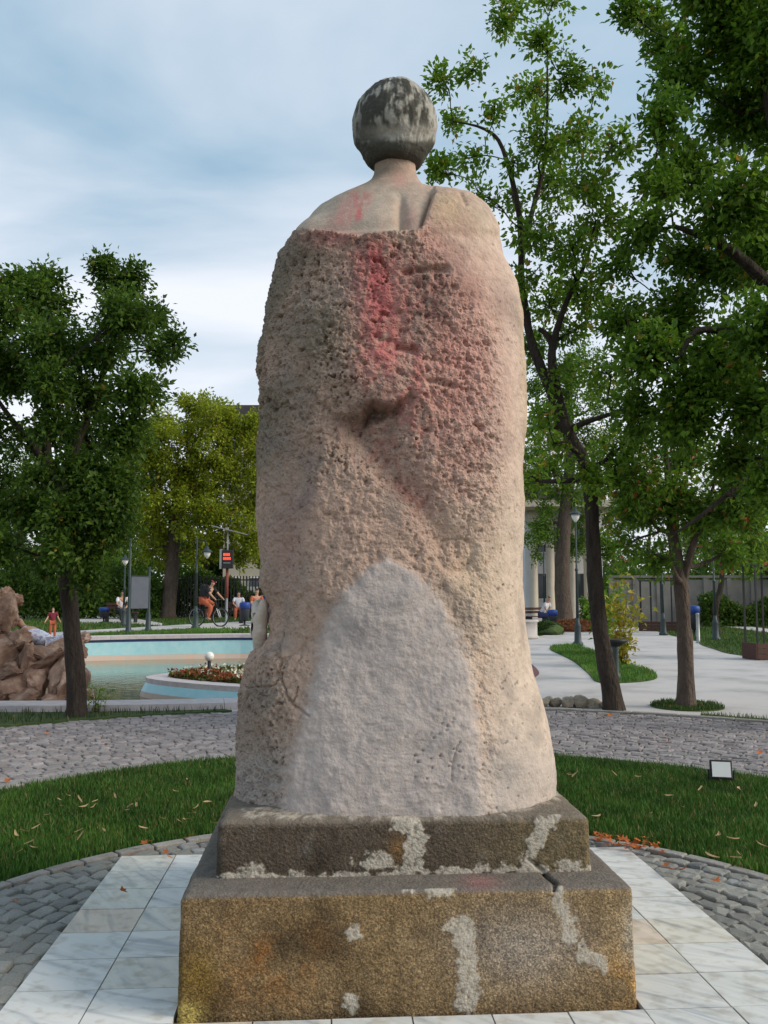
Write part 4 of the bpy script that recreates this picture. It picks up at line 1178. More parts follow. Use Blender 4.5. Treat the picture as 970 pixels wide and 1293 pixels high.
def tree(name, label, trunk, rads, clumps, size, pal, per, bark='bark_dark', group=None, limbs=(), twr=0.010, odd=0.0, oddcol=(0.32, 0.20, 0.03), seed=1, tw=26, cat='tree', flare=1.5, nseg=12):
    """trunk: Vector list; clumps: (centre, radii, density); per: leaves per clump at density 1"""
    tr = np.random.RandomState(seed)
    base = trunk[0].copy()
    root = empty(name, base); tag(root, label, cat, group)
    loc = [p - base for p in trunk]
    mb = trunk_mesh(loc, rads, nseg, flare, 0.05, seed)
    tko = mb.build('trunk', bark, root, True)
    br = MB()
    tp = catmull(loc, 6); trad = np.interp(np.linspace(0, 1, len(tp)), np.linspace(0, 1, len(rads)), rads)
    net = [(p, r) for p, r in zip(tp, trad)][int(len(tp) * 0.35):]
    for lp, lr in limbs:
        l = catmull([p - base for p in lp], 4); q = np.interp(np.linspace(0, 1, len(l)), np.linspace(0, 1, len(lr)), lr)
        br.tube(l, list(q), 8, False); net += [(p, r) for p, r in zip(l, q)][2:]
    LA, LD = [], []; TA, TM, TB, TR = [], [], [], []
    order = sorted(clumps, key=lambda c: min((c[0] - base - p).length for p, r in net))
    for c, rad, dens in order:
        c = c - base
        best = min(net, key=lambda pr: (pr[0] - (c - Vector((0, 0, 0.45 * ((c.xy - pr[0].xy).length))))).length + (1.5 if pr[0].z > c.z + 0.2 else 0))
        a, ar = best
        d = (c - a); ln = d.length
        if ln > 0.25:
            m1 = a + d * 0.35 + Vector(tr.normal(size=3)) * ln * 0.07; m2 = a + d * 0.7 + Vector(tr.normal(size=3)) * ln * 0.06 + Vector((0, 0, ln * 0.05))
            l = catmull([a, m1, m2, c], 4)
            r0 = min(ar * 0.62, 0.012 + 0.016 * ln + ar * 0.22); rr = np.linspace(r0, max(twr, r0 * 0.3), len(l))
            br.tube(l, list(rr), 6, False)
            path = l[len(l) // 2:]
            net += [(p, r) for p, r in zip(l, rr)][3:]
        else:
            path = [a, c]
        nt_ = max(6, int(tw * dens))
        R3 = np.array(rad)
        for k in range(nt_):
            p0 = np.array(path[tr.randint(len(path))])
            v = tr.normal(size=3); v /= np.linalg.norm(v); v *= tr.uniform(0.35, 1.0) ** 0.6
            e = np.array(c) + v * R3
            mm = (p0 + e) / 2 + tr.normal(size=3) * 0.12 * R3 + np.array((0, 0, 0.08 * R3[2]))
            TA.append(p0); TM.append(mm); TB.append(e); TR.append(twr * tr.uniform(0.5, 1.0))
            nl = max(3, int(per * dens / nt_ * tr.uniform(0.5, 1.5)))
            t = tr.uniform(0.25, 1.05, nl) ** 0.8
            pos = np.where(t[:, None] < 0.5, p0 + (mm - p0) * 2 * t[:, None], mm + (e - mm) * (2 * t[:, None] - 1))
            off = tr.normal(size=(nl, 3)) * (size * 0.9)
            LA.append(pos + off); dd = off / (np.linalg.norm(off, axis=1)[:, None] + 1e-9) * 0.6 + (e - p0) / (np.linalg.norm(e - p0) + 1e-9) * 0.6
            LD.append(dd)
    V2, F2 = twig_mesh('t', np.array(TA), np.array(TM), np.array(TB), np.array(TR))
    br.add(V2, F2.tolist())
    br.build('branches', bark, root, True)
    LA = np.concatenate(LA); LD = np.concatenate(LD)
    link('crown', leaves_mesh('crown', LA, LD, size, pal, tr, odd, oddcol), 'leaf', root)
    TREE_STAT.append((name, len(LA)))
    return root
def cl(lst, Y, dY=0.8, seed=3, k=1.0, dens=1.0):
    """clumps from photo pixels at the depth of their tree"""
    q = random.Random(seed); out = []
    for it in lst:
        u, v, r = it[:3]; d = (it[3] if len(it) > 3 else 1.0) * dens
        y = Y + q.uniform(-dY, dY)
        p = at_y(u, v, y); rw = r * k * y / FPX
        out.append((p, (rw, rw * 1.05, rw * 0.85), d * max(0.35, (r / 45.0) ** 1.6)))
    return out
def tp(lst, Y, dy=()):
    return [at_y(u, v, Y + (dy[i] if i < len(dy) else 0)) for i, (u, v) in enumerate(lst)]

# T1: dark tree by the pool's edge
b = gnd(97, 905)
Y1 = b.y
tree('broadleaf_tree', 'dark green tree with a bare brown trunk beside the heap of red rocks',
     [b + Vector((0, 0, -0.1))] + tp([(96, 860), (91, 800), (86, 740), (80, 690), (72, 640), (62, 590), (58, 540), (60, 470), (62, 400)], Y1),
     [0.125, 0.12, 0.112, 0.105, 0.095, 0.085, 0.07, 0.055, 0.038, 0.018],
     cl([(55, 385, 48), (62, 348, 24, 0.8), (35, 360, 22, 0.7), (150, 365, 34), (128, 335, 14, .8), (172, 350, 16, .8), (168, 405, 46), (125, 440, 50), (206, 445, 22), (224, 434, 13, .8), (195, 400, 24, .8), (60, 440, 55), (12, 470, 55), (0, 395, 45), (8, 355, 16, .8),
         (100, 500, 52), (175, 490, 40), (-45, 430, 60), (-35, 545, 60), (30, 560, 36, .45), (112, 560, 46), (160, 545, 40), (62, 650, 48, .8), (100, 690, 42), (18, 640, 45, .9), (140, 615, 48), (-20, 690, 50), (65, 710, 36), (118, 735, 24, .7), (150, 660, 34), (90, 610, 40), (-10, 600, 32, .5)], Y1, 0.9, 5) + cl([(66, 540, 30, .8), (100, 590, 32), (48, 600, 26, .7), (80, 650, 30), (72, 700, 26, .8), (120, 640, 30), (60, 480, 34)], Y1 - 0.9, 0.2, 6),
     0.078, GREENS['dark'], 1900, limbs=[(tp([(72, 640), (90, 580), (112, 520), (135, 460), (150, 390)], Y1, (0, .1, .1, .2, .2)), [0.075, 0.06, 0.05, 0.035, 0.015]),
                                        (tp([(66, 600), (40, 560), (15, 530), (-20, 480)], Y1, (0, -.1, -.2, -.2)), [0.06, 0.05, 0.035, 0.02])], odd=0.006, seed=21, tw=34)
# T4: leaning dark trunk with a thin, tall crown
b = gnd(776, 896); Y4 = b.y
tree('leaning_tree', 'tall thin tree with a crooked black leaning trunk and sparse leaves',
     [b + Vector((0, 0, -0.1))] + tp([(770, 865), (759, 800), (752, 740), (749, 680), (746, 625), (739, 588), (722, 556), (706, 520), (689, 478), (674, 440), (665, 400), (658, 335), (672, 268), (686, 213), (691, 146), (691, 50)], Y4),
     [0.135, 0.118, 0.108, 0.10, 0.096, 0.096, 0.096, 0.09, 0.08, 0.072, 0.064, 0.054, 0.044, 0.036, 0.028, 0.020, 0.009],
     cl([(558, 100, 18, .8), (572, 158, 12, .8), (600, 88, 20, .8), (640, 30, 26, .8), (690, 55, 32), (722, 95, 30), (668, 125, 34), (690, 178, 40), (738, 170, 38), (758, 105, 16, .8), (648, 205, 16, .7), (592, 200, 18, .8), (604, 244, 16, .8), (702, 240, 42),
         (742, 228, 48), (680, 290, 36), (722, 312, 46), (660, 350, 26), (764, 280, 38), (692, 378, 36), (742, 370, 42), (784, 180, 26, .8), (552, 214, 9, 1.2), (650, 255, 16, .7), (625, 130, 20, .6), (640, 5, 26, .8), (700, 0, 30, .8), (662, 440, 30), (700, 470, 26, .6), (680, 540, 34, .8), (760, 470, 40, .8), (790, 560, 36, .9), (670, 600, 30, .8), (730, 420, 34, .8)], Y4, 0.8, 8) + cl([(738, 590, 24, .7), (690, 520, 22, .7), (765, 610, 26, .8), (700, 560, 22, .6)], Y4 - 0.7, 0.2, 9),
     0.090, GREENS['fresh'], 760, limbs=[(tp([(712, 530), (702, 490), (697, 455), (700, 428), (716, 380), (740, 330), (752, 280)], Y4, (0, -.1, -.2, -.2, -.3, -.3, -.3)), [0.075, 0.07, 0.06, 0.05, 0.035, 0.025, 0.012]),
                                       (tp([(659, 330), (655, 266), (635, 188), (612, 163), (572, 153)], Y4, (0, .1, .2, .2, .3)), [0.05, 0.042, 0.032, 0.022, 0.008]),
                                       (tp([(698, 436), (690, 422), (680, 415)], Y4, (-.2, -.2, -.2)), [0.05, 0.04, 0.03]),
                                       (tp([(716, 545), (735, 535), (775, 522), (800, 520)], Y4, (0, -.1, -.3, -.5)), [0.05, 0.04, 0.025, 0.012])], odd=0.03, seed=22, tw=20)
# T5: straight tree in a round bed
b = gnd(866, 894); Y5 = b.y
tree('young_tree', 'straight grey-brown tree growing from a small round bed in the pale paving',
     [b + Vector((0, 0, -0.1))] + tp([(866, 850), (864, 790), (860, 735), (852, 690), (846, 640), (842, 590), (840, 540)], Y5),
     [0.112, 0.106, 0.10, 0.092, 0.076, 0.056, 0.038, 0.018],
     cl([(850, 640, 42), (902, 650, 44), (818, 605, 42), (872, 580, 46), (935, 645, 42), (800, 655, 34), (960, 690, 32), (828, 700, 22, .8), (782, 600, 32), (915, 695, 26, .9), (950, 600, 40), (868, 545, 36), (790, 690, 20, .7)], Y5, 0.9, 9),
     0.09, GREENS['mid'], 1200, bark='bark_brown', limbs=[(tp([(862, 735), (874, 692), (890, 650), (905, 600)], Y5, (0, -.1, -.2, -.2)), [0.064, 0.052, 0.034, 0.018])], odd=0.03, oddcol=(0.35, 0.09, 0.03), seed=23, tw=26)
# T6: big tree outside the frame, its boughs reaching in
Y6 = 10.0
b = Vector((5.75, Y6, -0.1))
def t6(l, dy=()): return tp(l, Y6, dy)
tree('spreading_tree', 'large spreading tree whose heavy dark boughs hang over the ring road',
     [b, Vector((5.7, Y6, 0.8)), Vector((5.6, Y6, 1.8)), Vector((5.45, Y6, 2.9)), Vector((5.2, Y6, 4.0)), Vector((5.0, Y6, 5.2)), Vector((4.7, Y6, 6.4)), Vector((4.5, Y6, 7.6))],
     [0.24, 0.22, 0.20, 0.18, 0.15, 0.12, 0.08, 0.03],
     cl([(905, 40, 62), (965, 60, 70), (862, 100, 42), (836, 150, 34, .9), (930, 150, 62), (992, 140, 70), (872, 222, 52), (932, 255, 62), (985, 310, 72), (826, 232, 30, .8), (803, 292, 34, .9), (862, 322, 44), (922, 352, 54), (985, 420, 70), (850, 402, 50),
         (902, 452, 54), (962, 520, 62), (820, 452, 44), (784, 402, 34), (862, 532, 48), (930, 590, 46), (800, 520, 38, .8), (985, 620, 46), (784, 10, 14, .8), (820, 18, 22), (842, 62, 30), (1050, 200, 90), (1060, 380, 90), (1040, 520, 80), (1010, 20, 80), (780, 330, 24, .7), (900, -30, 60), (980, -50, 70), (935, 480, 44), (880, 490, 40)], Y6, 1.2, 10),
     0.093, GREENS['mid'], 1450, limbs=[(t6([(1020, 420), (980, 370), (930, 322), (890, 300), (850, 285)], (0, -.2, -.4, -.5, -.6)), [0.10, 0.085, 0.06, 0.04, 0.02]),
                                        (t6([(1040, 500), (980, 430), (930, 420), (880, 418), (860, 450)], (0, -.3, -.5, -.7, -.8)), [0.09, 0.07, 0.05, 0.035, 0.02]),
                                        (t6([(1040, 560), (975, 575), (930, 615), (880, 655), (850, 675)], (0, -.2, -.3, -.4, -.5)), [0.06, 0.045, 0.03, 0.022, 0.010])], odd=0.015, seed=24, tw=34)
# T2: yellow-green tree behind the pool
def far_tree(name, label, bpx, bpy_, crown, pal, wtrunk, per, size, seed, bark='bark_brown', odd=0.0, group=None, top=None, tw=22, oddcol=(0.32, 0.20, 0.03), dY=1.6):
    b = gnd(bpx, bpy_) if bpy_ else None
    Y = b.y
    cu = np.mean([c[0] for c in crown]); cv = min(c[1] for c in crown); low = max(c[1] for c in crown)
    pts = [b + Vector((0, 0, -0.1))]
    for k in range(1, 6):
        t = k / 5; pts.append(at_y(bpx + (cu - bpx) * t * t + 4 * math.sin(k * 1.7 + seed), bpy_ + (cv + 15 - bpy_) * t, Y + 0.2 * math.sin(k + seed)))
    r = wtrunk * Y / FPX / 2
    return tree(name, label, pts, [r, r * .9, r * .8, r * .62, r * .4, r * .15], cl(crown, Y, dY, seed, 1.1), size * 1.2, pal, int(per * 1.9), bark, group, odd=odd, seed=seed, tw=tw, twr=0.018, oddcol=oddcol, nseg=10)
far_tree('broadleaf_tree', 'round yellow-green tree with a thick brown trunk on the lawn behind the pool', 211, 781,
         [(232, 560, 52), (282, 540, 44), (188, 605, 52), (302, 600, 42), (242, 640, 52), (170, 655, 42), (292, 655, 40), (205, 530, 30), (250, 508, 24), (322, 560, 24), (200, 690, 32), (256, 690, 28), (150, 610, 36), (320, 640, 30), (225, 600, 46), (160, 560, 30), (275, 585, 40), (315, 680, 28), (326, 700, 22), (302, 702, 20), (328, 610, 30), (336, 575, 24), (300, 545, 30), (270, 520, 26), (318, 530, 16), (190, 560, 40), (260, 610, 44)],
         GREENS['lime'], 20, 1500, 0.15, 31, odd=0.03)
BG = 'trees behind the park paths'
far_tree('broadleaf_tree', 'shady dark tree crowding behind the red rock heap', 20, 772, [(20, 590, 45), (60, 640, 50), (0, 660, 50), (110, 620, 45), (40, 700, 45), (100, 690, 40), (-40, 620, 60), (-30, 720, 40), (130, 670, 30), (140, 715, 30), (80, 735, 30), (15, 745, 26)], GREENS['mid'], 14, 1200, 0.15, 32, 'bark_dark', tw=24)
far_tree('broadleaf_tree', 'tree with gold-tinged leaves behind the wide-trunked tree and litter bin', 728, 776, [(690, 600, 36), (720, 640, 40), (765, 600, 34), (700, 560, 36), (745, 560, 36), (790, 640, 36), (680, 650, 34), (820, 580, 40), (770, 660, 30)], GREENS['autumn'], 9, 900, 0.17, 33, odd=0.10, oddcol=(0.45, 0.14, 0.03))
far_tree('broadleaf_tree', 'thick straight-trunked tree standing in a mound of rusty litter', 713, 793, [(690, 660, 34), (715, 630, 34), (745, 665, 32), (680, 690, 24), (735, 690, 22), (700, 600, 34), (765, 690, 20), (660, 620, 26), (690, 480, 40), (735, 455, 36), (765, 505, 42), (702, 535, 44), (752, 560, 44), (802, 565, 40), (676, 590, 36), (792, 620, 36), (672, 430, 28), (720, 500, 36)], GREENS['mid'], 21, 1050, 0.12, 34, 'bark_brown')
far_tree('broadleaf_tree', 'small dark tree on the lawn beside the concrete wall', 906, 800, [(900, 690, 28), (930, 670, 30), (880, 665, 28), (915, 640, 30), (950, 700, 24)], GREENS['fresh'], 9, 900, 0.12, 35, 'bark_dark', odd=0.04, oddcol=(0.4, 0.10, 0.04))
far_tree('broadleaf_tree', 'dense deep green tree before the white building', 662, 778, [(655, 700, 26), (668, 670, 28), (645, 640, 34), (675, 720, 16), (660, 735, 15), (640, 690, 30)], GREENS['dark'], 16, 900, 0.15, 136, 'bark_dark')
far_tree('broadleaf_tree', 'olive tree rising over the trellis planter', 825, 776, [(800, 690, 26), (835, 700, 28), (860, 680, 30), (820, 660, 30), (790, 660, 26), (850, 640, 34), (775, 700, 20)], GREENS['olive'], 10, 900, 0.14, 37, 'bark_dark')
far_tree('broadleaf_tree', 'fresh green tree over the far corner planter', 985, 790, [(960, 690, 32), (990, 650, 40), (950, 650, 34), (940, 710, 22), (975, 725, 20), (1010, 700, 40)], GREENS['fresh'], 14, 1000, 0.12, 38, 'bark_dark')
k = 0
for (px, py, w_, pal, lab, cs) in (
        (120, 770, 12, 'dark', 'dark tree behind the grey notice board', [(110, 640, 40), (150, 650, 38), (130, 690, 40), (165, 700, 34), (95, 690, 34), (140, 600, 34), (120, 735, 22)]),
        (262, 768, 14, 'dark', 'dark shade tree behind the red number display', [(250, 650, 36), (290, 640, 36), (270, 690, 34), (310, 680, 36), (235, 690, 28), (330, 650, 36), (300, 712, 22), (325, 705, 26), (250, 718, 20), (278, 722, 18), (335, 720, 18)]),
        (60, 766, 16, 'dark', 'tall gloomy tree deep in the shade behind the rocks', [(40, 620, 50), (80, 650, 50), (10, 700, 46), (60, 720, 36), (100, 700, 40), (-30, 680, 50), (30, 745, 24), (100, 740, 22)]),
        (345, 766, 16, 'mid', 'green tree by the black park fence', [(340, 620, 40), (370, 660, 40), (320, 600, 34), (390, 600, 50), (330, 690, 28)]),
        (775, 764, 12, 'dark', 'dark tree between the white building and the concrete wall', [(770, 700, 26), (750, 680, 26), (790, 670, 30), (770, 650, 30), (800, 712, 22), (745, 705, 20), (780, 725, 16), (755, 728, 12)]),
        (850, 762, 12, 'mid', 'green tree standing beyond the concrete wall', [(850, 640, 40), (890, 620, 44), (820, 620, 40), (870, 670, 36), (920, 650, 40), (840, 590, 36)]),
        (960, 762, 14, 'dark', 'dark tree beyond the end of the concrete wall', [(950, 620, 44), (990, 640, 50), (930, 660, 36), (970, 570, 46), (1010, 590, 50), (960, 690, 28)]),
        (180, 764, 14, 'mid', 'green tree filling the gap behind the notice board and the wide trunk', [(180, 640, 44), (210, 680, 40), (160, 690, 38), (190, 720, 26), (235, 715, 24), (150, 730, 22), (200, 600, 40)]),
        (-20, 764, 16, 'mid', 'leafy tree at the very back behind the red rocks', [(-20, 640, 60), (20, 680, 46), (40, 640, 44), (0, 725, 34), (50, 730, 28), (-50, 700, 50)]),
        (720, 762, 12, 'olive', 'olive tree over the roof of the white building', [(700, 660, 30), (735, 650, 32), (720, 620, 34), (755, 640, 30), (690, 630, 30), (745, 690, 16)]),
        (905, 762, 12, 'dark', 'dark bushy tree halfway along the concrete wall', [(900, 690, 30), (930, 700, 28), (880, 680, 30), (950, 715, 22), (915, 660, 36), (860, 700, 26), (830, 715, 18), (880, 725, 16), (960, 735, 16)]),
        (430, 766, 14, 'mid', 'green tree across the lawn behind the statue on the pool side', [(420, 620, 46), (460, 650, 40), (400, 670, 40), (440, 690, 34), (430, 580, 40)]),
        (545, 766, 14, 'dark', 'dark tree across the lawn behind the statue on the square side', [(540, 620, 46), (570, 650, 40), (510, 660, 40), (550, 690, 34), (585, 600, 40), (530, 580, 36)]),
        (640, 764, 14, 'mid', 'broad green tree beyond the dense tree by the white building', [(640, 600, 44), (670, 560, 36), (610, 640, 50), (660, 640, 36), (680, 610, 30)])):
    far_tree('park_tree', lab, px, py, cs, GREENS[pal], w_, 1100, 0.24, 50 + k, 'bark_dark', group=BG, tw=20, dY=2.5); k += 1
print(TREE_STAT, sum(n for _, n in TREE_STAT))
# far wood that closes the view
fw = np.random.RandomState(4)
ang = []
xs_ = fw.uniform(-60, 75, 1100); ys_ = fw.uniform(78, 96, 1100)
LP = []; 
for x, y in zip(xs_, ys_):
    h = 5.5 + 2.5 * math.sin(x * 0.23) + 1.5 * math.sin(x * 0.61 + 1); n = 75
    z = h * fw.uniform(0.02, 1, n) ** 1.15
    LP.append(np.stack([x + fw.normal(size=n) * 0.8, y + fw.normal(size=n) * 0.8, z], 1))
LP = np.concatenate(LP)
o = link('far_wood', leaves_mesh('far_wood', LP, fw.normal(size=LP.shape), 0.55, GREENS['dark'], fw), 'leaf')
tag(o, 'far-off dark belt of foliage closing the park', 'woodland', kind='stuff')

# ---- shrubs and small plants
def shrub(name, label, base, h, spread, nst, per, size, pal, seed, group=None, cat='shrub', stem_r=0.008, odd=0, bark='bark_brown'):
    tr = np.random.RandomState(seed)
    root = empty(name, base); tag(root, label, cat, group)
    mb = MB(); A = []; D = []
    for i in range(nst):
        a = tr.uniform(0, 6.28); l = tr.uniform(0.6, 1.0) * h; s = tr.uniform(0.2, 1) * spread
        p1 = Vector((math.cos(a) * s * 0.3, math.sin(a) * s * 0.3, l * 0.5)); p2 = Vector((math.cos(a) * s, math.sin(a) * s, l))
        mb.tube([Vector((math.cos(a) * 0.03, math.sin(a) * 0.03, -0.03)), p1, p2], [stem_r, stem_r * .7, stem_r * .3], 5)
        t = tr.uniform(0.15, 1.03, per)[:, None]
        q = np.array(p1) * 2 * t * (1 - t) + np.array(p2) * t * t
        A.append(q + tr.normal(size=(per, 3)) * size * 0.6); D.append(tr.normal(size=(per, 3)) + np.array((math.cos(a), math.sin(a), 0.4)) * 0.6)
    mb.build('stems', bark, root, True)
    link('foliage', leaves_mesh('foliage', np.concatenate(A), np.concatenate(D), size, pal, tr, odd), 'leaf', root)
    return root
b = gnd(790, 838)
shrub('shrub', 'tall loose shrub with yellow-green leaves on the lawn island', gnd(788, 842), 1.9, 0.55, 9, 55, 0.13, GREENS['yellow'], 61, odd=0.12)
shrub('shrub', 'green leafy shrub behind the black leaning trunk', gnd(762, 828), 1.9, 0.5, 10, 60, 0.13, GREENS['fresh'], 62)
shrub('seedling', 'pale green weed sprouting at the foot of the dark trunk', gnd(122, 900), 0.42, 0.2, 7, 16, 0.055, GREENS['fresh'], 63, cat='plant', stem_r=0.004)

def hedge(label, u0, u1, Y, h, dep, pal, n, size, seed):
    hr_ = np.random.RandomState(seed)
    x0_, x1_ = at_y(u0, 760, Y).x, at_y(u1, 760, Y).x; z0_ = float(terrain((x0_ + x1_) / 2, Y)) - 0.04
    r = empty('hedge', ((x0_ + x1_) / 2, Y, z0_)); tag(r, label, 'hedge')
    L2 = (x1_ - x0_) / 2
    X_ = hr_.uniform(-L2, L2, n); hh = h * (0.85 + 0.22 * np.sin(X_ * 1.3 + seed) + 0.10 * np.sin(X_ * 3.1))
    Q = np.stack([X_, hr_.uniform(-dep / 2, dep / 2, n), hh * hr_.uniform(0.02, 1, n) ** 0.8], 1)
    link('foliage', leaves_mesh('foliage', Q, hr_.normal(size=Q.shape), size, pal, hr_), 'leaf', r)
    mb = MB()
    for x in np.arange(-L2 + 0.3, L2, 0.8): mb.tube([(x, 0, -0.05), (x + 0.08, 0.05, h * 0.4), (x - 0.05, 0, h * 0.8)], [0.035, 0.025, 0.01], 5)
    st2 = mb.build('stems', 'bark_dark', r, True); st2['kind'] = 'stuff'
hedge('dark uneven hedge behind the iron railing', 215, 352, 45.2, 2.3, 1.2, GREENS['dark'], 9000, 0.2, 3)
hedge('tall shady hedge behind the lawn and the notice board', -60, 205, 43.0, 2.4, 1.5, GREENS['dark'], 16000, 0.2, 4)
hedge('dark low hedge in front of the concrete panel wall', 885, 1020, 39.0, 1.5, 1.0, GREENS['dark'], 7000, 0.17, 5)
hedge('ragged green hedge between the white building and the concrete wall', 735, 800, 40.5, 1.9, 1.0, GREENS['mid'], 5000, 0.18, 6)
# ------------------------------------------------------------------ plaza, paths, lawns
arc = [(RC[0] + (R_ROAD + 0.11) * math.cos(R(a)), RC[1] + (R_ROAD + 0.11) * math.sin(R(a))) for a in range(12, 83, 3)]
far = [gnd(u, v) for u, v in ((600, 812), (655, 808), (700, 800), (745, 792), (795, 791), (822, 795), (842, 801), (862, 806), (880, 810), (897, 818), (915, 824), (940, 828), (1000, 834))]
poly = arc[::-1]                                       # from the pool side round to the right
poly = [(p[0], p[1]) for p in arc] + [(1.6, 13.5), (1.75, 16.5), (1.3, 20.5)] + [(p.x, p.y) for p in far] + [(16, 14.5), (16, 6)]
sheet('paved_square', poly, 'concrete_plaza', dz=0.0)
PAVED = [poly]
def paved(name, poly, m, **k):
    PAVED.append(poly); return sheet(name, poly, m, **k)
def lawn(name, px, label, n, h=0.07, wd=0.014, dz=0.012, mat_='lawn_soil', world=None, sm=5, base=((0.05, 0.14, 0.02), (0.12, 0.26, 0.04))):
    pts = world or [tuple(gnd(u, v))[:2] for u, v in px]
    poly = smooth_poly(pts, sm)
    s = sheet(name + '_soil', poly, mat_, dz=dz)
    P = np.array(poly); lo, hi = P.min(0), P.max(0)
    x = rng.uniform(lo[0], hi[0], n * 3); y = rng.uniform(lo[1], hi[1], n * 3)
    k = inside(x, y, poly); x, y = x[k][:n], y[k][:n]
    z = terrain(x, y) + dz
    blades(name, np.stack([x, y, z], 1), h, wd, label, base=base)
lawn('lawn_island', [(694, 819), (722, 815), (750, 823), (790, 838), (822, 848), (829, 857), (800, 862), (756, 862), (742, 850), (722, 834)], 'bright green grass on the pointed lawn island in the pale paving', 9000)
lawn('lawn_corner', [(884, 811), (925, 803), (985, 802), (1010, 818), (990, 832), (930, 827), (905, 821)], 'shaded grass of the small corner lawn beside the paving', 6000, base=((0.03, 0.085, 0.014), (0.07, 0.15, 0.025)))
lawn('lawn_strip', [(112, 802.5), (150, 799.5), (200, 798), (260, 796), (300, 798), (282, 800.5), (230, 802.5), (160, 803), (125, 803.5)], 'sunny green grass strip along the far pool edge', 9000, h=0.08)
# verge along the outer side of the road, tree ring
aa = [R(a) for a in range(14, 62, 2)]
vp = [(RC[0] + (R_ROAD + 0.14) * math.cos(a), RC[1] + (R_ROAD + 0.14) * math.sin(a)) for a in aa]
vq = [(RC[0] + (R_ROAD + 0.34 + 0.06 * math.sin(7 * a)) * math.cos(a), RC[1] + (R_ROAD + 0.34 + 0.06 * math.sin(7 * a)) * math.sin(a)) for a in aa[::-1]]
lawn('verge', None, 'thin weedy grass verge between the cobbled road and the pale paving', 7000, h=0.05, wd=0.008, world=vp + vq, sm=1, base=((0.04, 0.085, 0.02), (0.10, 0.15, 0.04)))
b5 = gnd(866, 892)
lawn('tree_ring', None, 'ring of grass round the foot of the straight young tree', 2500, h=0.05, wd=0.009, world=circ((b5.x, b5.y - 0.05), 0.48, 20), sm=1, dz=0.016, base=((0.03, 0.075, 0.014), (0.07, 0.13, 0.03)))
# pool-side verge at the road's outer edge with the dark tree
aa = [R(a) for a in range(108, 168, 3)]
vp = [(RC[0] + (R_ROAD + 0.06) * math.cos(a), RC[1] + (R_ROAD + 0.06) * math.sin(a)) for a in aa]
nearp = [p for p in offset_poly(pool, 0.5) if p[1] < 13.2 and p[0] < -1.9]
lawn('pool_verge', None, 'dark unmown grass between the cobbled road and the pool coping', 5000, h=0.07, wd=0.01, world=vp + sorted([(x, y - 0.02) for x, y in nearp], key=lambda p: p[0]), sm=1, base=((0.025, 0.05, 0.012), (0.06, 0.09, 0.025)))
aa = [R(a) for a in range(78, 109, 3)]
sheet('pool_apron', [(RC[0] + (R_ROAD + 0.06) * math.cos(a), RC[1] + (R_ROAD + 0.06) * math.sin(a)) for a in aa] + sorted([p for p in offset_poly(pool, 0.5) if p[1] < 14 and p[0] > -2.2], key=lambda p: p[0]), 'coping_stone', dz=0.0)
# light paths behind the pool
paved('garden_path', [tuple(gnd(u, v))[:2] for u, v in ((60, 807), (100, 804.5), (150, 799), (200, 796), (260, 794.3), (340, 792), (470, 793), (470, 785), (340, 783), (280, 786), (200, 790.5), (150, 793.5), (90, 797), (60, 799))], 'concrete_plaza', dz=0.0)
paved('garden_path', [tuple(gnd(u, v))[:2] for u, v in ((80, 787), (150, 786), (205, 790), (205, 787), (165, 780), (110, 776), (80, 778))], 'concrete_plaza', dz=0.004)
paved('garden_path', [tuple(gnd(u, v))[:2] for u, v in ((878, 787), (930, 793), (985, 801), (985, 796), (930, 789), (878, 783.5))], 'concrete_plaza', dz=0.004)
paved('garden_path', [tuple(gnd(u, v))[:2] for u, v in ((655, 806), (700, 799), (745, 791.5), (742, 784), (735, 775), (722, 770), (655, 770))], 'concrete_plaza', dz=-0.004)
sheet('maroon_band', smooth_poly([tuple(gnd(u, v))[:2] for u, v in ((655, 828), (668, 836), (680, 847), (678, 854), (660, 861), (655, 860), (667, 852), (668, 845), (655, 834))], 3), 'maroon_paver', dz=0.006, skirt=0.02)
# grass tufts over the rest of the park ground
n = 60000
x = rng.uniform(-16, 22, n); y = rng.uniform(25.2, 46, n)
ok = (np.abs(x) < 0.47 * y + 1)
for q_ in PAVED + [offset_poly(pool, 0.5)]: ok &= ~inside(x, y, q_)
b_ = blades('park_grass', np.stack([x[ok], y[ok], terrain(x[ok], y[ok]) - 0.03], 1), 0.10, 0.03, 'shaded lawn grass under the park trees', base=((0.035, 0.085, 0.015), (0.09, 0.17, 0.03)))

# ------------------------------------------------------------------ rocks
def rock_mesh(seed, sub=2, jag=0.0):
    r = np.random.RandomState(seed)
    bm = bmesh.new(); bmesh.ops.create_icosphere(bm, subdivisions=sub, radius=0.5)
    V = np.array([v.co[:] for v in bm.verts])
    for _ in range(9):
        d = r.normal(size=3); d /= np.linalg.norm(d); h = r.uniform(0.26, 0.42)
        q = V @ d; V = V - np.outer(np.clip(q - h, 0, None), d) * 0.92
    V = V * (1 + 0.16 * fbm(V * 3 + seed, 3)[:, None])
    if jag: V = V * (1 + jag * np.abs(fbm(V * 4.5 + seed * 3, 3, 0.6))[:, None] - jag * 0.25)
    for v, p in zip(bm.verts, V): v.co = p
    me = bpy.data.meshes.new('rock'); bm.to_mesh(me); bm.free()
    return me
ROCKS = [rock_mesh(700 + i, 3, 0.75) for i in range(8)]
for me in ROCKS: me.materials.append(MAT['rock_red'])
rf = empty('rock_fountain', (-5.4, 13.0, WATER_Z)); tag(rf, 'heap of jagged reddish brown rocks piled at the pool edge', 'rocks')
rr = random.Random(5)
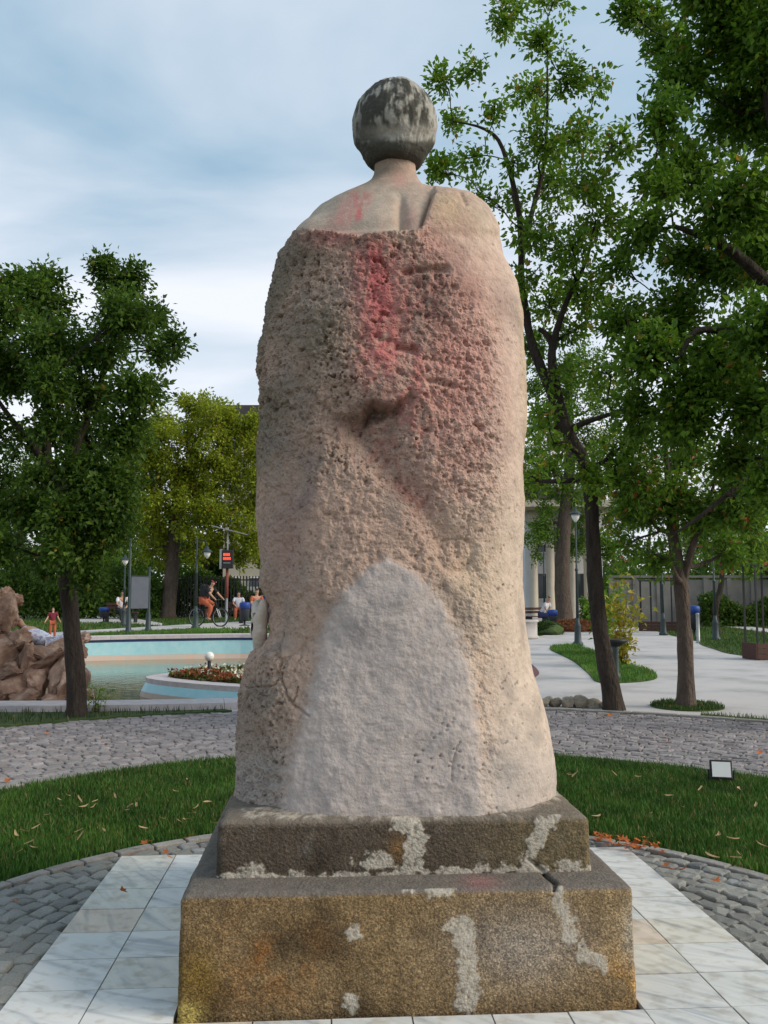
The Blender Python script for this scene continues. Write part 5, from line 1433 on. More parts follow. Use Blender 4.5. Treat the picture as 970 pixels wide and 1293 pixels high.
def rk(u, v, Y, w, h, dpt, tilt=0.0, rz=0.0, i=0):
    p = at_y(u, v, Y); k = Y / FPX
    o = link('rock', ROCKS[i % 8], None, rf, (p.x + 5.4, p.y - 13.0, p.z - WATER_Z), (rr.uniform(-.3, .3), tilt, rz), (w * k * 1.12, dpt, h * k * 1.12))
    return o
spec = [(8, 775, 13.2, 34, 46), (-20, 790, 13.2, 50, 60), (22, 810, 13.0, 42, 30), (5, 825, 12.9, 54, 54), (-30, 840, 13.0, 60, 60), (36, 838, 12.85, 24, 60), (50, 824, 13.0, 50, 18), (76, 820, 13.2, 40, 24), (90, 810, 13.5, 34, 16),
        (60, 835, 12.8, 50, 14), (74, 852, 12.75, 26, 66), (84, 868, 12.7, 20, 52), (48, 862, 12.8, 40, 46), (20, 868, 12.75, 46, 44), (-10, 872, 12.8, 50, 44), (10, 850, 12.7, 48, 22), (34, 882, 12.65, 44, 24), (66, 884, 12.65, 36, 20),
        (92, 880, 12.7, 24, 26), (-5, 888, 12.65, 46, 20), (104, 862, 13.2, 18, 36), (112, 880, 12.75, 16, 22), (16, 758, 13.4, 22, 16), (5, 752, 13.3, 14, 22), (14, 784, 13.5, 26, 20), (58, 814, 13.9, 36, 18), (40, 822, 13.9, 44, 26),
        (60, 820, 13.6, 60, 40), (20, 830, 13.7, 70, 60), (-40, 810, 13.5, 60, 70), (85, 838, 13.5, 44, 50), (96, 822, 13.8, 24, 26), (-45, 870, 13.0, 60, 50), (102, 806, 14.2, 22, 16), (40, 832, 14.2, 80, 40), (-10, 806, 14.0, 70, 60)]
for i, (u, v, Y, w_, h_) in enumerate(spec):
    rk(u, v, Y, w_, h_, 0.35 + 0.02 * (i % 7), {8: 0.2, 9: -0.55, 6: 0.3, 7: 0.15}.get(i, rr.uniform(-.35, .35)), rr.uniform(-.5, .5), i)
# edging stones by the leaning trunk
RG = [rock_mesh(800 + i, 2) for i in range(5)]
for me in RG: me.materials.append(MAT['rock_grey'])
for i, (u, v, w_, h_) in enumerate(((684, 888, 22, 14), (701, 887, 18, 14), (716, 888, 22, 15), (733, 887, 24, 18), (750, 889, 22, 13), (764, 891, 14, 10), (724, 884, 14, 10), (694, 884, 14, 9))):
    p = gnd(u, v + h_ * 0.35); k = p.y / FPX
    o = link('edging_stone', RG[i % 5], None, None, (p.x, p.y, p.z + h_ * k * 0.33), (0, 0, i * 0.7), (w_ * k * 1.15, w_ * k, h_ * k * 1.15))
    tag(o, 'rough brown edging stone in the row beside the leaning trunk', 'stone', 'edging stones along the road')

# ------------------------------------------------------------------ flowers on the island
fr = np.random.RandomState(9)
bed = offset_poly(isl, -0.36)
Pb = np.array(bed)
def bed_pts(n):
    x = fr.uniform(Pb[:, 0].min(), Pb[:, 0].max(), n * 3); y = fr.uniform(Pb[:, 1].min(), Pb[:, 1].max(), n * 3)
    k = inside(x, y, bed); return np.stack([x[k][:n], y[k][:n]], 1)
q = bed_pts(9000); z = ISL_H + fr.uniform(-0.01, 0.10, len(q)) * (0.6 + 0.5 * fbm(np.stack([q[:, 0] * 2, q[:, 1] * 2, 0 * q[:, 0]], 1), 2))
me = leaves_mesh('bedding_foliage', np.column_stack([q, z]), fr.normal(size=(len(q), 3)) + np.array((0, 0, .5)), 0.075, [(0.05, 0.08, 0.015), (0.16, 0.16, 0.03), (0.09, 0.11, 0.02)], fr, 0.2, (0.20, 0.07, 0.03))
o = link('bedding_foliage', me, 'petal'); tag(o, 'low olive green bedding foliage filling the island planter', 'plants', kind='stuff')
q = bed_pts(2600); nz_ = fbm(np.stack([q[:, 0] * 1.3, q[:, 1] * 1.3, 0 * q[:, 0] + 8], 1), 2); q = q[nz_ > 0.02]
z = ISL_H + fr.uniform(0.05, 0.12, len(q))
me = leaves_mesh('red_flowers', np.column_stack([q, z]), fr.normal(size=(len(q), 3)) + np.array((0, 0, .5)), 0.07, [(0.20, 0.035, 0.02), (0.34, 0.11, 0.03), (0.25, 0.06, 0.025)], fr)
o = link('red_flowers', me, 'petal'); tag(o, 'mass of small red and rust flowers in the island planter', 'flowers', kind='stuff')
q = np.concatenate([bed_pts(160), np.stack([-2.35 + fr.normal(size=130) * .17, 15.3 + fr.normal(size=130) * .2], 1), np.stack([-3.35 + fr.normal(size=60) * .15, 16.4 + fr.normal(size=60) * .2], 1)])
q = q[inside(q[:, 0], q[:, 1], bed)]
me = leaves_mesh('white_flowers', np.column_stack([q, ISL_H + fr.uniform(0.08, 0.15, len(q))]), fr.normal(size=(len(q), 3)) + np.array((0, 0, .8)), 0.08, [(0.55, 0.55, 0.40), (0.75, 0.72, 0.60), (0.65, 0.62, 0.45)], fr)
o = link('white_flowers', me, 'petal'); tag(o, 'scattered white and cream flowers in the island planter', 'flowers', kind='stuff')

# ------------------------------------------------------------------ fallen leaves
def leaf_shape(seed, lobes=5):
    r = random.Random(seed); V = [(0, 0, 0.004)]; n = lobes * 2 + 1
    for i in range(n):
        a = -0.5 + (2 * math.pi - 0.0) * i / n; rad = (1.0 if i % 2 else 0.52) * r.uniform(0.8, 1.1) * 0.5
        V.append((rad * math.cos(a), rad * math.sin(a), 0.10 * r.uniform(0.3, 1.8) * (1 if i % 2 else 0.3)))
    F = [(0, 1 + i, 1 + (i + 1) % n) for i in range(n)]
    me = bpy.data.meshes.new('fallen_leaf'); me.from_pydata(V, [], F); me.update(); return me
def curl_shape(seed):
    r = random.Random(seed); V = []; F = []; k = 7
    for i in range(k):
        t = i / (k - 1); w_ = 0.16 * math.sin(math.pi * (0.08 + 0.86 * t)); x = (t - 0.5); y = 0.28 * math.sin(t * 2.4 + seed); zc = 0.08 + 0.25 * (t - 0.5) ** 2
        V += [(x, y - w_, zc + 0.06), (x, y, zc), (x, y + w_, zc + 0.08)]
    for i in range(k - 1):
        for j in (0, 1): F.append((i * 3 + j, i * 3 + j + 1, i * 3 + 4 + j, i * 3 + 3 + j))
    me = bpy.data.meshes.new('fallen_leaf'); me.from_pydata(V, [], F); me.update(); return me
LO = [leaf_shape(i) for i in range(4)]; LS = [curl_shape(i) for i in range(6)]
for m_ in LO: m_.materials.append(MAT['leaf_orange'])
for m_ in LS: m_.materials.append(MAT['leaf_straw'])
fl = random.Random(3)
def fall(u, v, meshes, s, label, group, z=0.03):
    p = gnd(u, v, z)
    o = link('fallen_leaf', meshes[fl.randrange(len(meshes))], None, None, p, (fl.uniform(-.5, .5), fl.uniform(-.5, .5), fl.uniform(0, 6.28)), (s,) * 3)
    tag(o, label, 'leaf', group)
for _ in range(60):
    u = 752 + 85 * fl.random() ** 1.4; v = 1056 + (u - 752) * 0.17 + fl.gauss(0, 4)
    fall(u, v, LO, fl.uniform(0.035, 0.07), 'orange dead leaf in the drift along the lawn edge next to the pedestal', 'orange leaf drift', 0.035 + fl.random() * 0.03)
for u, v in ((842, 1092), (862, 1098), (848, 1098), (905, 1112)):
    fall(u, v, LO, 0.07, 'orange dead leaf on the plaza kerb apart from the drift', 'orange leaves on the kerb', 0.05)
for u, v in ((182, 1064), (190, 1062), (168, 1079), (210, 1075), (214, 1082), (92, 1096), (20, 1138), (155, 1124), (242, 1054), (236, 1058)):
    fall(u, v, LO, 0.055, 'rust-brown dead leaf on the paving edge on the pool side of the pedestal', 'leaves on the pool side paving', 0.05)
for u, v in ((100, 1010), (105, 1018), (78, 1018), (120, 1012), (118, 1018), (165, 1020), (160, 1025), (172, 1018), (242, 1028), (240, 1035), (232, 1036), (228, 1038), (248, 1020), (30, 1050), (22, 1052), (46, 1045), (38, 1065), (100, 1050), (103, 1056), (140, 1002), (145, 1006),
             (25, 1076), (42, 1070), (235, 985), (222, 1000), (75, 1010), (85, 1005), (88, 1060), (60, 1030), (130, 1050), (205, 1035), (262, 1015), (270, 1040), (180, 1046)):
    fall(u, v, LS, fl.uniform(0.04, 0.075), 'curled straw-coloured dead leaf lying in the grass on the pool side', 'dry leaves on the pool side lawn', 0.05)
for u, v in ((719, 978), (728, 979), (774, 977), (806, 981), (849, 984), (863, 1020), (885, 997), (935, 998), (752, 1031), (905, 1055), (932, 1078), (930, 1085), (963, 1068), (955, 1018), (845, 1005), (900, 1082), (820, 1030), (925, 1060)):
    fall(u, v, LS, fl.uniform(0.045, 0.08), 'small pale dead leaf lying in the grass on the floodlight side', 'dry leaves on the floodlight side lawn', 0.055)
for u, v in ((45, 930), (60, 926), (130, 937), (130, 968), (10, 985), (760, 905), (770, 903), (960, 950), (840, 935), (700, 940)):
    fall(u, v, LO, 0.08, 'faded leaf lying on the cobbled ring road', 'leaves on the ring road', 0.03)

# ------------------------------------------------------------------ floodlight in the lawn
p = gnd(911, 988)
f = empty('floodlight', (p.x, p.y, 0), R(-14)); tag(f, 'small square black floodlight with a pale glass face in the lawn', 'floodlight')
MB().box((0, 0, 0.10), (0.17, 0.045, 0.15), rx=R(-18)).build('housing', 'black_metal', f, bevel=0.006)
MB().box((0, -0.030, 0.108), (0.142, 0.006, 0.118), rx=R(-18)).build('glass', 'lamp_glass', f)
MB().tube([(-0.095, 0, -0.02), (-0.095, 0.0, 0.10)], 0.006, 6).tube([(0.095, 0, -0.02), (0.095, 0, 0.10)], 0.006, 6).build('bracket', 'black_metal', f)

# ------------------------------------------------------------------ lamps, board, bins, display
def lamp(px, py, h, label, arm=0, name='street_lamp', group=None):
    p = gnd(px, py)
    r = empty(name, p); tag(r, label, 'lamp', group)
    MB().lathe([(0.15, 0), (0.15, 0.06), (0.10, 0.12), (0.085, 0.5), (0.095, 0.55), (0.06, 0.62), (0.052, 0.75)], n=14).build('base', 'lamp_green', r, True)
    MB().lathe([(0.045, 0.74), (0.035, h * 0.6), (0.05, h * 0.6 + 0.02), (0.05, h * 0.6 + 0.06), (0.03, h * 0.6 + 0.08), (0.025, h)], n=12).build('pole', 'lamp_green', r, True)
    if arm:
        MB().tube([(0, 0, h - 0.35), (arm * 0.12, 0, h - 0.15), (arm * 0.28, 0, h - 0.12), (arm * 0.34, 0, h - 0.3)], 0.014, 6).tube([(0, 0, h - 0.75), (arm * 0.2, 0, h - 0.5), (arm * 0.32, 0, h - 0.25)], 0.01, 6).build('arm', 'lamp_green', r, True)
        c = (arm * 0.34, 0, h - 0.72)
    else:
        c = (0, 0, h)
    MB().lathe([(0.02, 0), (0.09, 0.10), (0.13, 0.22)], c, 12).build('lantern', 'lamp_glass', r, True)
    MB().lathe([(0.20, 0.22), (0.14, 0.27), (0.05, 0.33), (0.03, 0.42)], c, 12).build('lantern_cap', 'lamp_green', r, True)
    return r
lamp(247, 794, 3.05, 'dark lamp post with one hanging lantern behind the cyclist', 1)
lamp(730, 815, 3.4, 'dark blue-green lamp post on the tip of the lawn island')
lamp(904, 809, 2.9, 'dark lamp post on the small corner lawn')
lamp(688, 790, 3.6, 'slim black lamp post by the bent seated person')
lamp(838, 802, 2.8, 'dark green lamp post beside the slatted trellis planter')
# notice board on two posts
pa, pb = gnd(162, 801), gnd(187, 799)
nb = empty('notice_board', pa); tag(nb, 'blank slate-grey notice board held between two dark posts', 'notice board')
for q, hh in ((pa, 3.0), (pb, 2.0)):
    d = q - pa
    MB().lathe([(0.14, 0), (0.13, 0.08), (0.085, 0.14), (0.075, 0.55), (0.05, 0.62), (0.04, 1.4), (0.03, hh)], d, 12).build('post', 'lamp_green', nb, True)
d = pb - pa
MB().box((d.x * 0.5, d.y * 0.5 + 0.02, 1.22), (d.length * 0.9, 0.05, 0.95), rz=math.atan2(d.y, d.x)).build('panel', 'slate_panel', nb, bevel=0.01)
MB().box((d.x * 0.5, d.y * 0.5 + 0.02, 1.71), (d.length * 0.92, 0.07, 0.03), rz=math.atan2(d.y, d.x)).build('top_rail', 'lamp_green', nb)
lamp(156, 790, 2.2, 'thin dark post lamp behind the notice board')
def bin_(px, py, h, label):
    p = gnd(px, py); r = empty('litter_bin', p); tag(r, label, 'litter bin', 'litter bins along the paths')
    MB().lathe([(0.20, 0), (0.20, 0.02), (0.035, 0.05), (0.03, 0.22)], n=12).build('stand', 'black_metal', r, True)
    MB().lathe([(0.15, 0.2), (0.18, h * 0.72), (0.185, h * 0.74)], n=14).build('bucket', 'dark_plastic', r, True)
    MB().lathe([(0.20, h * 0.74), (0.205, h * 0.95), (0.17, h), (0.05, h + 0.01)], n=14).build('lid', 'blue_plastic', r, True)
bin_(131, 786, 0.62, 'dark litter bin with a blue lid on the lawn near the notice board')
bin_(309, 790, 0.85, 'dark litter bin with a blue lid on a post base beside the cyclist')
bin_(698, 797, 0.80, 'blue-topped litter bin beside the litter mound of the thick tree')
bin_(877, 803, 1.0, 'dark blue litter bin behind the pale bollard')
# display
p = gnd(286, 786)
ds = empty('led_display', p); tag(ds, 'black red-lettered number display on a pole with a solar bar on top', 'display')
def zpx(v): return at_y(286, v, p.y).z - p.z
MB().lathe([(0.12, 0), (0.05, 0.06), (0.045, zpx(755))], n=10).build('pole_base', 'galvanised', ds, True)
MB().lathe([(0.06, zpx(755)), (0.06, zpx(718))], n=10).build('pole_sleeve', 'rust_red', ds, True)
MB().lathe([(0.035, zpx(718)), (0.03, zpx(666))], n=10).build('mast', 'galvanised', ds, True)
k_ = p.y / FPX
MB().box((1.0 * k_, -0.12, zpx(706.5)), (14 * k_, 0.20, 23 * k_)).build('cabinet', 'black_metal', ds, bevel=0.02)
MB().box((-7.5 * k_, -0.10, zpx(706)), (2.6 * k_, 0.24, 25 * k_)).build('side_panel', 'galvanised', ds)
for v0, seq in ((700.5, (3, 1, 2, 2)), (705.5, (2, 2, 3, 2))):
    x0 = -4.2 * k_
    for s_ in seq:
        MB().box((x0 + s_ * k_ / 2, -0.225, zpx(v0)), (s_ * k_ * 0.86, 0.01, 3.0 * k_)).build('led_figure', 'red_led', ds); x0 += s_ * k_ * 1.05
MB().box((0.5 * k_, -0.225, zpx(711)), (9 * k_, 0.01, 0.9 * k_)).build('led_strip', 'galvanised', ds)
MB().box((2 * k_, 0, zpx(669)), (46 * k_, 0.28, 0.035)).build('solar_bar', 'galvanised', ds, rot=(0, R(14), 0))
ds.children[-1].location = (0, 0, 0)
for o in ds.children:
    if o.name.startswith('solar_bar'):
        for v_ in o.data.vertices: v_.co.z -= zpx(669)
        o.location = (0, 0, zpx(669))
# bollard, pedestal stand
p = gnd(882, 812)
o = MB().lathe([(0.075, 0), (0.075, 0.02), (0.05, 0.03), (0.05, 0.82), (0.055, 0.84), (0.02, 0.86)], n=12).build('bollard', 'galvanised', None, True, loc=p); tag(o, 'pale grey metal bollard on the paving corner', 'bollard')
p = gnd(778, 858)
r = empty('drinking_fountain', p); tag(r, 'low dark drinking fountain with a flat basin behind the leaning trunk', 'drinking fountain')
MB().lathe([(0.12, 0), (0.10, 0.05), (0.06, 0.12), (0.05, 0.5), (0.08, 0.6)], n=12).build('column', 'lamp_green', r, True)
MB().lathe([(0.08, 0.58), (0.22, 0.66), (0.23, 0.70), (0.19, 0.70), (0.12, 0.66)], n=14).build('basin', 'black_metal', r, True)
def cover(o, pal, n, size, name):
    q = np.random.RandomState(n); d = q.normal(size=(n, 3)); d[:, 2] = np.abs(d[:, 2]); d /= np.linalg.norm(d, axis=1)[:, None]
    s_ = np.array(o.scale); m_ = leaves_mesh(name, d * 0.40 * s_, d, size, pal, q)
    c_ = link(name, m_, 'petal', o); c_.scale = tuple(1 / v for v in s_); c_['kind'] = 'stuff'
# litter mound under the thick tree, low concrete planter, bench wall
p = gnd(722, 797)
me = rock_mesh(900, 3); me.materials.append(MAT['needle_litter'])
o = link('litter_mound', me, None, None, p + Vector((0, 0, 0.08)), None, (2.6, 2.0, 0.75)); tag(o, 'rusty mound of leaf litter round the foot of the thick tree', 'leaf litter'); cover(o, [(0.20, 0.07, 0.03), (0.36, 0.15, 0.05), (0.26, 0.10, 0.04)], 900, 0.13, 'loose_leaves')
p = gnd(690, 801)
me = rock_mesh(901, 3); me.materials.append(MAT['lawn_soil'])
o = link('grass_mound', me, None, None, p + Vector((0, 0, 0.1)), None, (1.3, 1.4, 0.7)); tag(o, 'low green mound between the concrete planter and the litter mound', 'mound'); cover(o, [(0.03, 0.07, 0.015), (0.08, 0.13, 0.03), (0.05, 0.09, 0.02)], 700, 0.14, 'ground_cover')
p = gnd(652, 806)
r = empty('concrete_planter', p); tag(r, 'low round grey concrete planter wall at the edge of the paved square', 'planter')
MB().lathe([(0.68, 0), (0.72, 0.06), (0.66, 0.10), (0.66, 0.50), (0.70, 0.52), (0.70, 0.58), (0.55, 0.58), (0.55, 0.5)], n=28).build('wall', 'concrete_plaza', r, True)
MB().lathe([(0.55, 0.48), (0.3, 0.54), (0.02, 0.56)], n=20).build('soil', 'bed_soil', r, True)
# trellis planters
def trellis(px, py, w_, label, n, hgt, rz, dep=0.5):
    p = gnd(px, py); r = empty('trellis_planter', p, rz); tag(r, label, 'planter')
    hb = 0.36
    for s_ in range(3):
        MB().box((0, -dep / 2, 0.07 + s_ * 0.12), (w_, 0.03, 0.11)).build('board', 'wood_dark', r)
    for sx in (-1, 1):
        MB().box((sx * w_ / 2, 0, hb / 2 + 0.01), (0.04, dep + 0.03, hb)).build('end_board', 'wood_dark', r)
    MB().box((0, 0, hb - 0.06), (w_ - 0.05, dep - 0.02, 0.03)).build('soil', 'bed_soil', r)
    for i in range(n):
        x = -w_ / 2 + 0.05 + (w_ - 0.1) * i / (n - 1)
        for y_ in (dep / 2 - 0.03, -dep / 2 + 0.03):
            MB().box((x, y_, hgt / 2), (0.035, 0.035, hgt)).build('post', 'black_metal', r)
    MB().box((0, 0, hgt), (w_, dep, 0.04)).build('top_frame', 'black_metal', r)
trellis(836, 797, 1.6, 'brown wooden planter box with a tall black trellis by the dark green lamp', 5, 1.9, R(-20))
trellis(985, 832, 1.5, 'brown planter box with tall black posts at the paving corner', 4, 2.1, R(12))

# ------------------------------------------------------------------ buildings, wall, fence
p = gnd(693, 771)
Yb = 48.0; zb = float(terrain(8, Yb)) - 0.05
xl, xr = at_y(664, 760, Yb).x, at_y(762, 760, Yb).x
bl = empty('white_building', ((xl + xr) / 2, Yb, zb)); tag(bl, 'white building with tall columns seen between the tree trunks', 'building')
W_ = xr - xl
MB().box((0, 2.5, 3.0), (W_, 5.0, 6.0)).build('wall', 'stucco_white', bl)
MB().box((0, 0.4, 6.1), (W_ + 0.8, 6.4, 0.35)).build('cornice', 'stucco_cream', bl)
MB().box((0, 2.5, 6.7), (W_ + 0.4, 5.4, 0.9)).build('roof', 'roof_brown', bl)
for u in (673, 694, 722, 740):
    x = at_y(u, 760, Yb).x - (xl + xr) / 2
    MB().lathe([(0.30, 0), (0.30, 0.25), (0.22, 0.3), (0.19, 5.4), (0.28, 5.6), (0.28, 5.92)], (x, -0.5, 0), 14).build('column', 'stucco_cream', bl, True)
for u in (683, 706, 731, 752):
    x = at_y(u, 760, Yb).x - (xl + xr) / 2
    for z_ in (1.9, 4.4):
        wf = MB().box((x, -0.02, z_), (0.75, 0.08, 1.5)).build('window', 'white_paint', bl)
        MB().box((x, -0.065, z_), (0.58, 0.03, 1.32)).build('pane', 'window_dark', wf)
MB().box((0, -0.7, 0.12), (W_, 1.2, 0.25)).build('steps', 'concrete_plaza', bl)
# concrete panel wall
Yw = 40.0
x0, x1 = at_y(772, 760, Yw).x, at_y(1010, 760, Yw).x
zw = float(terrain(12, Yw)) - 0.05
pw = empty('panel_wall', (x0, Yw, zw)); tag(pw, 'long grey concrete panel wall at the back of the lawn', 'wall')
n = 8; s_ = (x1 - x0) / n
for i in range(n):
    MB().box((s_ * (i + 0.5), 0, 1.05), (s_ - 0.18, 0.08, 2.1)).build('panel', 'wall_grey', pw)
    MB().box((s_ * i, 0, 1.1), (0.18, 0.16, 2.2)).build('post', 'wall_grey', pw)
MB().box(((x1 - x0) / 2, 0, 2.24), (x1 - x0, 0.2, 0.1)).build('cap', 'wall_grey', pw)
# apartment house with a dark roof rising over the trees
Yh = 72.0
a_, c_ = at_y(285, 513, Yh), at_y(365, 513, Yh)
hz = float(terrain(-10, Yh)) - 0.05
hs = empty('apartment_house', ((a_.x + c_.x) / 2, Yh, hz)); tag(hs, 'tall house with a flat dark brown roof behind the yellow-green tree', 'building')
H_ = a_.z - hz; W_ = c_.x - a_.x
MB().box((0, 4, H_ / 2 - 0.6), (W_, 8, H_ - 1.2)).build('wall', 'stucco_cream', hs)
MB().box((0, 4, H_ - 0.6), (W_ + 1.0, 9, 1.2)).build('roof', 'roof_brown', hs)
for fl_ in range(5):
    for k in range(3):
        x = (k - 1) * W_ / 3.2; z_ = 1.9 + fl_ * 2.8
        wf = MB().box((x, -0.02, z_), (1.0, 0.1, 1.5)).build('window', 'white_paint', hs); MB().box((x, -0.08, z_), (0.82, 0.04, 1.32)).build('pane', 'window_dark', wf)
# railing fence
Yf = 44.0
x0, x1 = at_y(222, 750, Yf).x, at_y(350, 750, Yf).x; zf_ = float(terrain(x0, Yf)) - 0.03
fe = empty('railing_fence', (x0, Yf, zf_)); tag(fe, 'black iron railing fence with upright bars behind the seated people', 'fence')
nb_ = 34; bar = MB().box((0, 0, 1.05), (0.05, 0.05, 2.1)).mesh('bar'); bar.materials.append(MAT['black_metal'])
for i in range(nb_): link('bar', bar, None, fe, ((x1 - x0) * i / (nb_ - 1), 0, 0))
for z_ in (0.25, 1.9): MB().box(((x1 - x0) / 2, 0.03, z_), (x1 - x0, 0.03, 0.06)).build('rail', 'black_metal', fe)
o = MB().box((0, 0, 0.8), (x1 - x0 + 2, 0.25, 1.6)).build('garden_wall', 'stucco_white', None, loc=((x0 + x1) / 2, Yf + 3.2, zf_)); tag(o, 'low white garden wall glimpsed through the iron railing', 'wall')

# ------------------------------------------------------------------ globe lamp on the island
gp = at_y(264.5, 829, 15.9)
r = empty('globe_lamp', (gp.x, gp.y, ISL_H - 0.03)); tag(r, 'white globe lamp standing among the flowers of the island', 'lamp')
gz = gp.z - r.location.z
MB().lathe([(0.05, 0), (0.04, 0.02), (0.03, gz - 0.06)], n=10).build('stem', 'black_metal', r, True)
MB().lathe([(0.085 * math.sin(math.pi * k / 12) + 0.001, gz - 0.085 * math.cos(math.pi * k / 12)) for k in range(13)], n=18).build('globe', 'lamp_glass', r, True)

# ------------------------------------------------------------------ people
def person(name, label, loc, rz, J, top, legs, sleeves=True, hair='hair_dark', s=1.0, hat=None, shorts=False):
    """J: joints in metres. pelvis, chest, neck, head, and for both sides shoulder elbow hand, hip knee ankle toe"""
    r = empty(name, loc, rz); r.scale = (s, s, s); tag(r, label, 'person')
    V = []; E = []; RR = []
    def add(p, rad, par=None):
        V.append(p); RR.append(rad)
        if par is not None: E.append((par, len(V) - 1))
        return len(V) - 1
    pe = add(J['pelvis'], 0.12); ch = add(J['chest'], 0.135, pe); nk = add(J['neck'], 0.05, ch)
    hd0 = Vector(J['neck']).lerp(Vector(J['head']), 0.45); h0 = add(tuple(hd0), 0.062, nk); h1 = add(J['head'], 0.092, h0)
    fwd = Vector(J.get('face', (0, -1, 0)))
    for sd in 'LR':
        sh = add(J['sh' + sd], 0.055, ch); el = add(J['el' + sd], 0.040, sh); hn = add(J['ha' + sd], 0.030, el)
        tip = Vector(J['ha' + sd]) + (Vector(J['ha' + sd]) - Vector(J['el' + sd])).normalized() * 0.11
        add(tuple(tip), 0.022, hn)
        hp_ = add(J['hi' + sd], 0.085, pe); kn = add(J['kn' + sd], 0.058, hp_); an = add(J['an' + sd], 0.038, kn); add(J['to' + sd], 0.034, an)
    skin_obj('body', V, E, RR, 'skin', r, 2, 0)
    # shirt
    V2 = [J['pelvis'], J['chest'], tuple(Vector(J['chest']).lerp(Vector(J['neck']), 0.6))]; E2 = [(0, 1), (1, 2)]; R2 = [0.150, 0.165, 0.085]
    for sd in 'LR':
        V2.append(J['sh' + sd]); R2.append(0.078); E2.append((1, len(V2) - 1))
        V2.append(tuple(Vector(J['sh' + sd]).lerp(Vector(J['el' + sd]), 0.75 if sleeves else 0.4))); R2.append(0.062); E2.append((len(V2) - 2, len(V2) - 1))
    skin_obj('shirt', V2, E2, R2, top, r, 2, 1)
    V3 = [J['pelvis']]; E3 = []; R3 = [0.140]
    for sd in 'LR':
        V3.append(J['hi' + sd]); R3.append(0.112); E3.append((0, len(V3) - 1))
        V3.append(J['kn' + sd] if not shorts else tuple(Vector(J['hi' + sd]).lerp(Vector(J['kn' + sd]), 0.6))); R3.append(0.082); E3.append((len(V3) - 2, len(V3) - 1))
        if not shorts:
            V3.append(J['an' + sd]); R3.append(0.060); E3.append((len(V3) - 2, len(V3) - 1))
    skin_obj('trousers' if not shorts else 'shorts', V3, E3, R3, legs, r, 2, 0)
    h = Vector(J['head']); 
    hb = [tuple(h + Vector((0, 0, 0.035)) - fwd * 0.015), tuple(h + Vector((0, 0, 0.0)) - fwd * 0.045)]
    skin_obj('cap' if hat else 'hair', hb, [(0, 1)], [0.098, 0.082], hat or hair, r, 2, 0)
    nose = h + fwd * 0.10
    MB().lathe([(0.012, -0.02), (0.016, -0.005), (0.008, 0.02)], tuple(nose), 8).build('nose', 'skin', r, True)
    return r
def sit(lean=0.0, knee=0.42, arm='lap'):
    """seated figure facing -Y, seat height 0.45"""
    J = dict(pelvis=(0, 0, 0.52), chest=(0, -lean * 0.7, 0.92), neck=(0, -lean, 1.10), head=(0, -lean * 1.25, 1.27))
    for sd, s in (('L', -1), ('R', 1)):
        J['sh' + sd] = (s * 0.19, -lean * 0.9, 1.03); J['el' + sd] = (s * 0.24, -lean * 0.6 - 0.12, 0.78); J['ha' + sd] = (s * 0.12, -0.36, 0.66)
        J['hi' + sd] = (s * 0.10, -0.03, 0.50); J['kn' + sd] = (s * 0.13, -knee, 0.50); J['an' + sd] = (s * 0.13, -knee - 0.03, 0.09); J['to' + sd] = (s * 0.14, -knee - 0.17, 0.04)
    return J
def bench(loc, rz, label, L_=1.4):
    r = empty('park_bench', loc, rz); tag(r, label, 'bench')
    for k in range(3): MB().box((0, -0.14 + 0.13 * k, 0.43), (L_, 0.10, 0.035)).build('seat_slat', 'wood_dark', r)
    for k in range(2): MB().box((0, 0.22, 0.62 + 0.15 * k), (L_, 0.03, 0.11)).build('back_slat', 'wood_dark', r)
    for sx in (-1, 1):
        MB().box((sx * L_ * 0.42, 0.02, 0.205), (0.05, 0.40, 0.41)).build('leg', 'black_metal', r)
        MB().box((sx * L_ * 0.42, 0.245, 0.60), (0.05, 0.03, 0.42)).build('back_support', 'black_metal', r)
q = gnd(304, 783); q2 = gnd(286, 782)
bench((q.x - 0.05, q.y, q.z - 0.02), 0, 'dark slatted park bench under the person in white by the display')
person('person', 'person in a white top and orange trousers sitting on a bench by the display', (q.x - 0.1, q.y, q.z - 0.02), R(8), sit(0.08), 'cloth_white', 'cloth_orange', s=0.98)
q = gnd(322, 787)
bench((q.x, q.y + 0.05, q.z - 0.02), R(-10), 'dark slatted park bench under the person in the orange shirt')
person('person', 'person in an orange shirt and black trousers sitting near the blue-lidded bin', (q.x, q.y, q.z - 0.02), R(30), sit(0.15), 'cloth_orange', 'cloth_black', s=1.05)
q = gnd(334, 786)
person('person', 'person in navy sitting just behind the edge of the statue', (q.x + 0.06, q.y + 0.05, q.z - 0.02), R(-10), sit(0.05), 'cloth_navy', 'cloth_navy', s=1.08)
q = gnd(684, 790)
bench((q.x - 0.15, q.y + 0.1, q.z - 0.02), R(40), 'dark slatted bench under the bent person by the slim black lamp post')
person('person', 'person in a white shirt bent forward on a bench beside the slim black lamp post', (q.x, q.y, q.z - 0.02), R(52), sit(0.34), 'cloth_white', 'cloth_navy', s=1.0)
q = gnd(152, 786)
bench((q.x, q.y + 0.1, q.z - 0.02), 0, 'dark slatted bench half hidden by the notice board posts')
person('person', 'person in a pale top and dark trousers sitting behind the notice board', (q.x, q.y, q.z - 0.02), R(35), sit(0.2), 'cloth_white', 'cloth_black', s=1.0)
